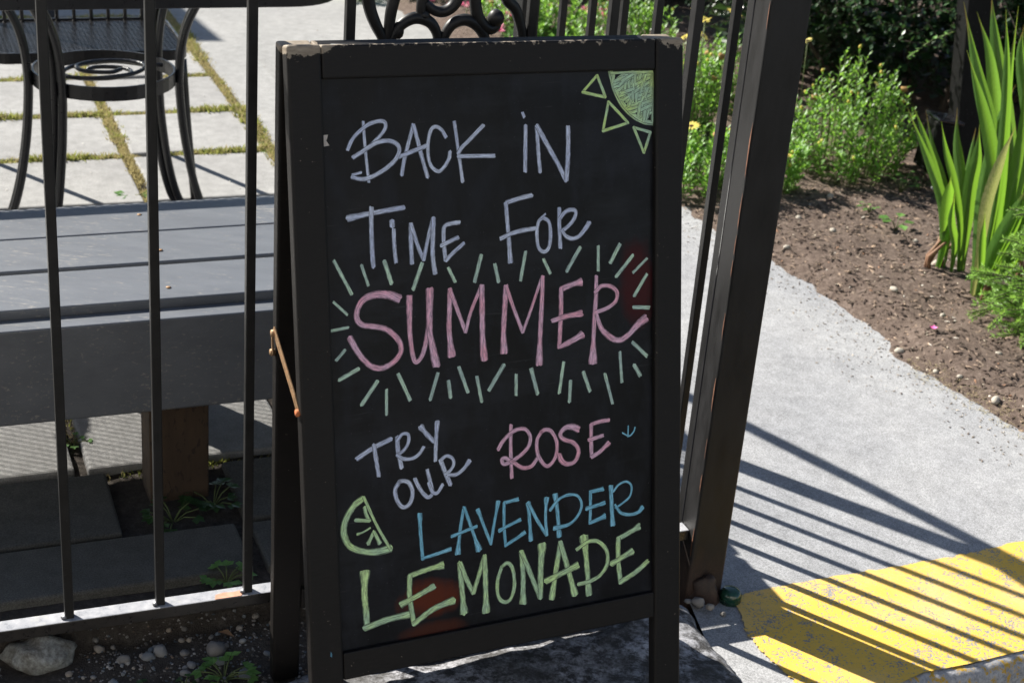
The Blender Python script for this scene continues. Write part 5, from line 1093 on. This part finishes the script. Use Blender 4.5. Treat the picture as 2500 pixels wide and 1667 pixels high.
# ------------------------------------------------------------ dark hedge
def hedge(name, cx, cy, rx, ry, z0, z1, nbr, nleaf, label, seed, sprays=()):
    rg = random.Random(seed); base = V3((cx, cy, zwalk(cx, cy) + .02)); o = empty(name, base, label, 'hedge'); br = MB(); lf = MB()
    for k in range(nbr):
        a = rg.uniform(0, 6.28); q = math.sqrt(rg.random()); top = base + V3((math.cos(a) * rx * q, math.sin(a) * ry * q, rg.uniform(z0 + .2, z1)))
        b0 = base + V3((math.cos(a) * rx * .45 * q, math.sin(a) * ry * .45 * q, -.02)); m = b0.lerp(top, .5) + V3((rg.uniform(-.15, .15), rg.uniform(-.15, .15), rg.uniform(-.05, .1)))
        P = densify([b0, m, top], 4); br.tube(P, [.014 * (1 - .8 * i / (len(P) - 1)) for i in range(len(P))], 5, cap=False)
    for k in range(nleaf // 14):
        # sprays of small round leaves near the surface of the crown
        a = rg.uniform(0, 6.28); th = rg.random(); zz = z0 + (z1 - z0) * th; w = math.sqrt(max(.05, 1 - (2 * th - 1) ** 2 * .8)) * rg.uniform(.55, 1.05) * (1 + .25 * mnoise.noise(V3((a * 2, zz * 5, seed))))
        p = base + V3((math.cos(a) * rx * w, math.sin(a) * ry * w, zz)); d = V3((math.cos(a) + rg.uniform(-.6, .6), math.sin(a) + rg.uniform(-.6, .6), rg.uniform(-.5, .5))).normalized(); L_ = rg.uniform(.06, .16)
        br.tube([p, p + d * L_], [.0018, .001], 4, cap=False)
        for i in range(14):
            t = i / 13; an = i * 2.4; sd_ = d.orthogonal().normalized(); s2 = d.cross(sd_); dd = d * .5 + sd_ * math.cos(an) + s2 * math.sin(an); lf.leaf(p + d * L_ * t, dd, (0, 0, 1), rg.uniform(.012, .022), rg.uniform(.009, .014), .15, rg.random() ** 5 * .4, .2)
    for k in range(5200):
        a = rg.uniform(0, 6.28); q = math.sqrt(rg.random()) * .85; zz = z0 + (z1 - z0) * rg.random(); p = base + V3((math.cos(a) * rx * q, math.sin(a) * ry * q, zz)); b_ = rg.uniform(0, 6.28)
        lf.leaf(p, (math.cos(b_), math.sin(b_), rg.uniform(-.6, .6)), (rg.uniform(-1, 1), rg.uniform(-1, 1), 1), rg.uniform(.05, .09), rg.uniform(.035, .06), .15, 0, .2)
    for (x0_, x1_, y0_, y1_, za_, zb_, n_) in sprays:
        for _ in range(n_):
            p = V3((rg.uniform(x0_, x1_), rg.uniform(y0_, y1_), rg.uniform(za_, zb_))); d = V3((rg.uniform(-1, 1), rg.uniform(-1, .2), rg.uniform(-.5, .3))).normalized(); L_ = rg.uniform(.10, .2); br.tube([p, p + d * L_], [.0018, .001], 4, cap=False)
            sd_ = d.orthogonal().normalized(); s2 = d.cross(sd_)
            for i in range(13):
                an = i * 2.4; dd = d * .5 + sd_ * math.cos(an) + s2 * math.sin(an); lf.leaf(p + d * L_ * (i / 12), dd, (0, 0, 1), rg.uniform(.018, .028), rg.uniform(.013, .018), .15, rg.random() ** 1.2, .2)
    obj('branches', br, 'bark', o); f = obj('foliage', lf, 'hedge_leaf', o); f['kind'] = 'stuff'; return o
hedge('hedge', 1.55, 6.35, 1.0, .66, .10, 1.5, 26, 64000, 'dense dark small-leaved hedge shading the back of the bed', 2, ((.85, 1.75, 5.35, 5.75, .43, .62, 60), (1.1, 1.6, 5.5, 5.8, .33, .45, 8)))
hedge('hedge', 2.75, 5.75, .75, .75, .08, 1.6, 26, 40000, 'dark small-leaved hedge to the right of the black garden post', 3, ((1.75, 2.3, 5.0, 5.3, .34, .6, 30),))
hedge('hedge', .35, 7.6, .9, .55, .05, 1.3, 26, 34000, 'dark hedge behind the pink flowers at the end of the walk', 5)
# fresh shoots hanging in front of the black post
rg = random.Random(71); sp = empty('hanging_shoot', (1.75, 5.0, .3), 'thin bright shoot with small round leaves hanging over the sword leaves', 'shoot'); mbt = MB(); mbl = MB()
for P in ([(1.42, 5.02, .46), (1.52, 4.95, .44), (1.66, 4.9, .435), (1.80, 4.86, .45)], [(1.80, 4.9, .33), (1.70, 4.86, .30), (1.62, 4.84, .285)], [(1.44, 5.3, .47), (1.30, 5.25, .42), (1.22, 5.22, .36)]):
    Pd = densify(P, 6); mbt.tube(Pd, .002, 5)
    for i, p in enumerate(Pd):
        for q in range(2): a = rg.uniform(0, 6.28); mbl.leaf(p, (math.cos(a), math.sin(a), rg.uniform(-.2, .8)), Z, rg.uniform(.016, .026), .014, .2, rg.random() * .5, .2)
obj('stem', mbt, 'stem', sp); f = obj('foliage', mbl, 'weed_leaf', sp); f['kind'] = 'stuff'

# ------------------------------------------------------------ black garden post with box
gp = empty('garden_post', (1.48, 5.16, GZ), 'leaning black timber post with small glossy box behind the sword leaves', 'post')
pa_, pb_ = V3((1.475, 5.17, GZ - .05)), V3((1.41, 5.30, .75)); ax = (pb_ - pa_).normalized(); sx_ = V3((1, .25, 0)); sx_ = (sx_ - ax * sx_.dot(ax)).normalized(); sy_ = ax.cross(sx_)
mb = MB().box((pa_ + pb_) / 2, (sx_, sy_, ax), (.052, .04, (pb_ - pa_).length / 2)); obj('post_shaft', mb, 'black_timber', gp, bevel=.004)
c = V3((1.355, 5.16, .095)); mb = MB().box(c, ((.96, .22, -.12), (-.22, .97, 0), (.12, .03, .99)), (.042, .05, .085)); bxo = obj('box', mb, 'black_timber', gp, bevel=.005)
mb = MB().box(c + V3((.01, 0, .091)), ((.96, .22, -.14), (-.22, .97, 0), (.14, .03, .98)), (.047, .055, .005)); obj('lid', mb, 'gloss_black', bxo, bevel=.002)
mb = MB().tube([(1.363, 5.13, GZ - .02), (1.372, 5.14, .02)], .010, 10); obj('stake', mb, 'white_plastic', gp)

# ------------------------------------------------------------ sword-leaved clumps
cl = [empty('sword_leaf_clump', (*c_, bedz(*c_)), l_, 'plant') for c_, l_ in (((1.209, 4.361), 'upright fan of green sword leaves with dry orange tips on the soil'), ((1.283, 4.179), 'tall clump of sword leaves with one yellowed blade leaning right'), ((1.42, 4.35), 'rear clump of broad dark sword leaves behind the yellowed blade'))]
for i, (P, w, kind) in enumerate(BLADES):
    own = cl[0] if i < 9 else (cl[2] if i in (17, 18, 19, 21, 22, 23) else cl[1]); Pd = densify(P, 5); n = len(Pd); mb = MB(); sidev = V3((P[-1][1], -P[-1][0], 0)).normalized()
    rot = (i * .37) % .7 - .35; sidev = (sidev * math.cos(rot) + V3((0, 1, 0)) * math.sin(rot)).normalized(); zb = bedz(P[0][0], P[0][1]); lowz = Pd[0].z
    for k, p in enumerate(Pd):
        t = k / (n - 1); t_ = (Pd[min(k + 1, n - 1)] - Pd[max(k - 1, 0)]).normalized(); a = (sidev - t_ * sidev.dot(t_)).normalized(); nn = t_.cross(a)
        ww = w * 1.05 * (.30 + .70 * smooth01(t / .45)) * (1 - smooth01((t - .55) / .45) ** 1.3) + .0006; p2 = p.copy()
        if k == 0: p2.z = min(p2.z, zb - .01)
        mb.add([p2 - a * ww / 2 + nn * ww * .20, p2 - a * ww * .24 + nn * ww * .02, p2 - nn * ww * .10, p2 + a * ww * .24 + nn * ww * .02, p2 + a * ww / 2 + nn * ww * .20], [], .0 if t < .86 else (.35 if t < .93 else .95))
    mb.f = [(k * 5 + c_, k * 5 + c_ + 1, k * 5 + 6 + c_, k * 5 + 5 + c_) for k in range(n - 1) for c_ in range(4)]; mb.smooth = True
    b = obj('blade', mb, 'blade_dry' if kind else 'blade_leaf', own)
    if kind: b['label'] = 'yellowed blade'
for o, (x, y), n in ((cl[0], (1.209, 4.361), 4), (cl[1], (1.283, 4.179), 3), (cl[2], (1.42, 4.35), 3)):
    for k in range(n):
        a = br_.uniform(0, 6.28); p = V3((x + .03 * math.cos(a), y + .03 * math.sin(a), bedz(x, y) - .01)); obj('dry_sheath', MB().tube([p, p + V3((br_.uniform(-.01, .03), 0, .05)), p + V3((br_.uniform(-.01, .05), 0, .10))], [.008, .007, .004], 7), 'stem_red', o)

# ------------------------------------------------------------ young spruce at the bed edge
sr = random.Random(90); sp = empty('young_spruce', (1.48, 3.96, GZ), 'small bright green spruce with bristly needles at the side of the bed', 'spruce')
tr = MB().tube([(1.48, 3.96, GZ), (1.485, 3.965, .12), (1.485, 3.97, .34)], [.014, .010, .004], 7); tk = obj('trunk', tr, 'bark', sp); tw = MB(); ne = MB()
for k in range(60):
    zz = -.05 + .36 * sr.random(); a = sr.uniform(0, 6.28) if k % 2 else sr.uniform(2.3, 4.4); R1 = (.24 - .5 * max(0, zz - .05) * .6) * sr.uniform(.75, 1.1); b0 = V3((1.485, 3.965, zz)); tip = b0 + V3((math.cos(a) * R1, math.sin(a) * R1, sr.uniform(-.02, .06)))
    arms = [(b0, tip)]
    for q in range(5):
        t = sr.uniform(.35, .9); p = b0.lerp(tip, t); an = a + sr.choice((-1, 1)) * sr.uniform(.5, 1.0); arms.append((p, p + V3((math.cos(an), math.sin(an), sr.uniform(-.2, .3))) * R1 * .38))
    for p, q in arms:
        tw.tube([p, q], [.002, .0012], 4, cap=False); d = (q - p); L_ = d.length; d = d.normalized(); u = d.orthogonal().normalized(); v = d.cross(u)
        for i in range(int(L_ / .0012)):
            t = .15 + .85 * sr.random(); an = sr.uniform(0, 6.28); dd = d * .8 + u * math.cos(an) + v * math.sin(an); ne.leaf(p + d * L_ * t, dd, v, sr.uniform(.010, .017), .0022, .1, .7 if t > .9 else sr.random() ** 3 * .5)
obj('twigs', tw, 'bark', sp); f = obj('needles', ne, 'spruce_needle', sp); f['kind'] = 'stuff'
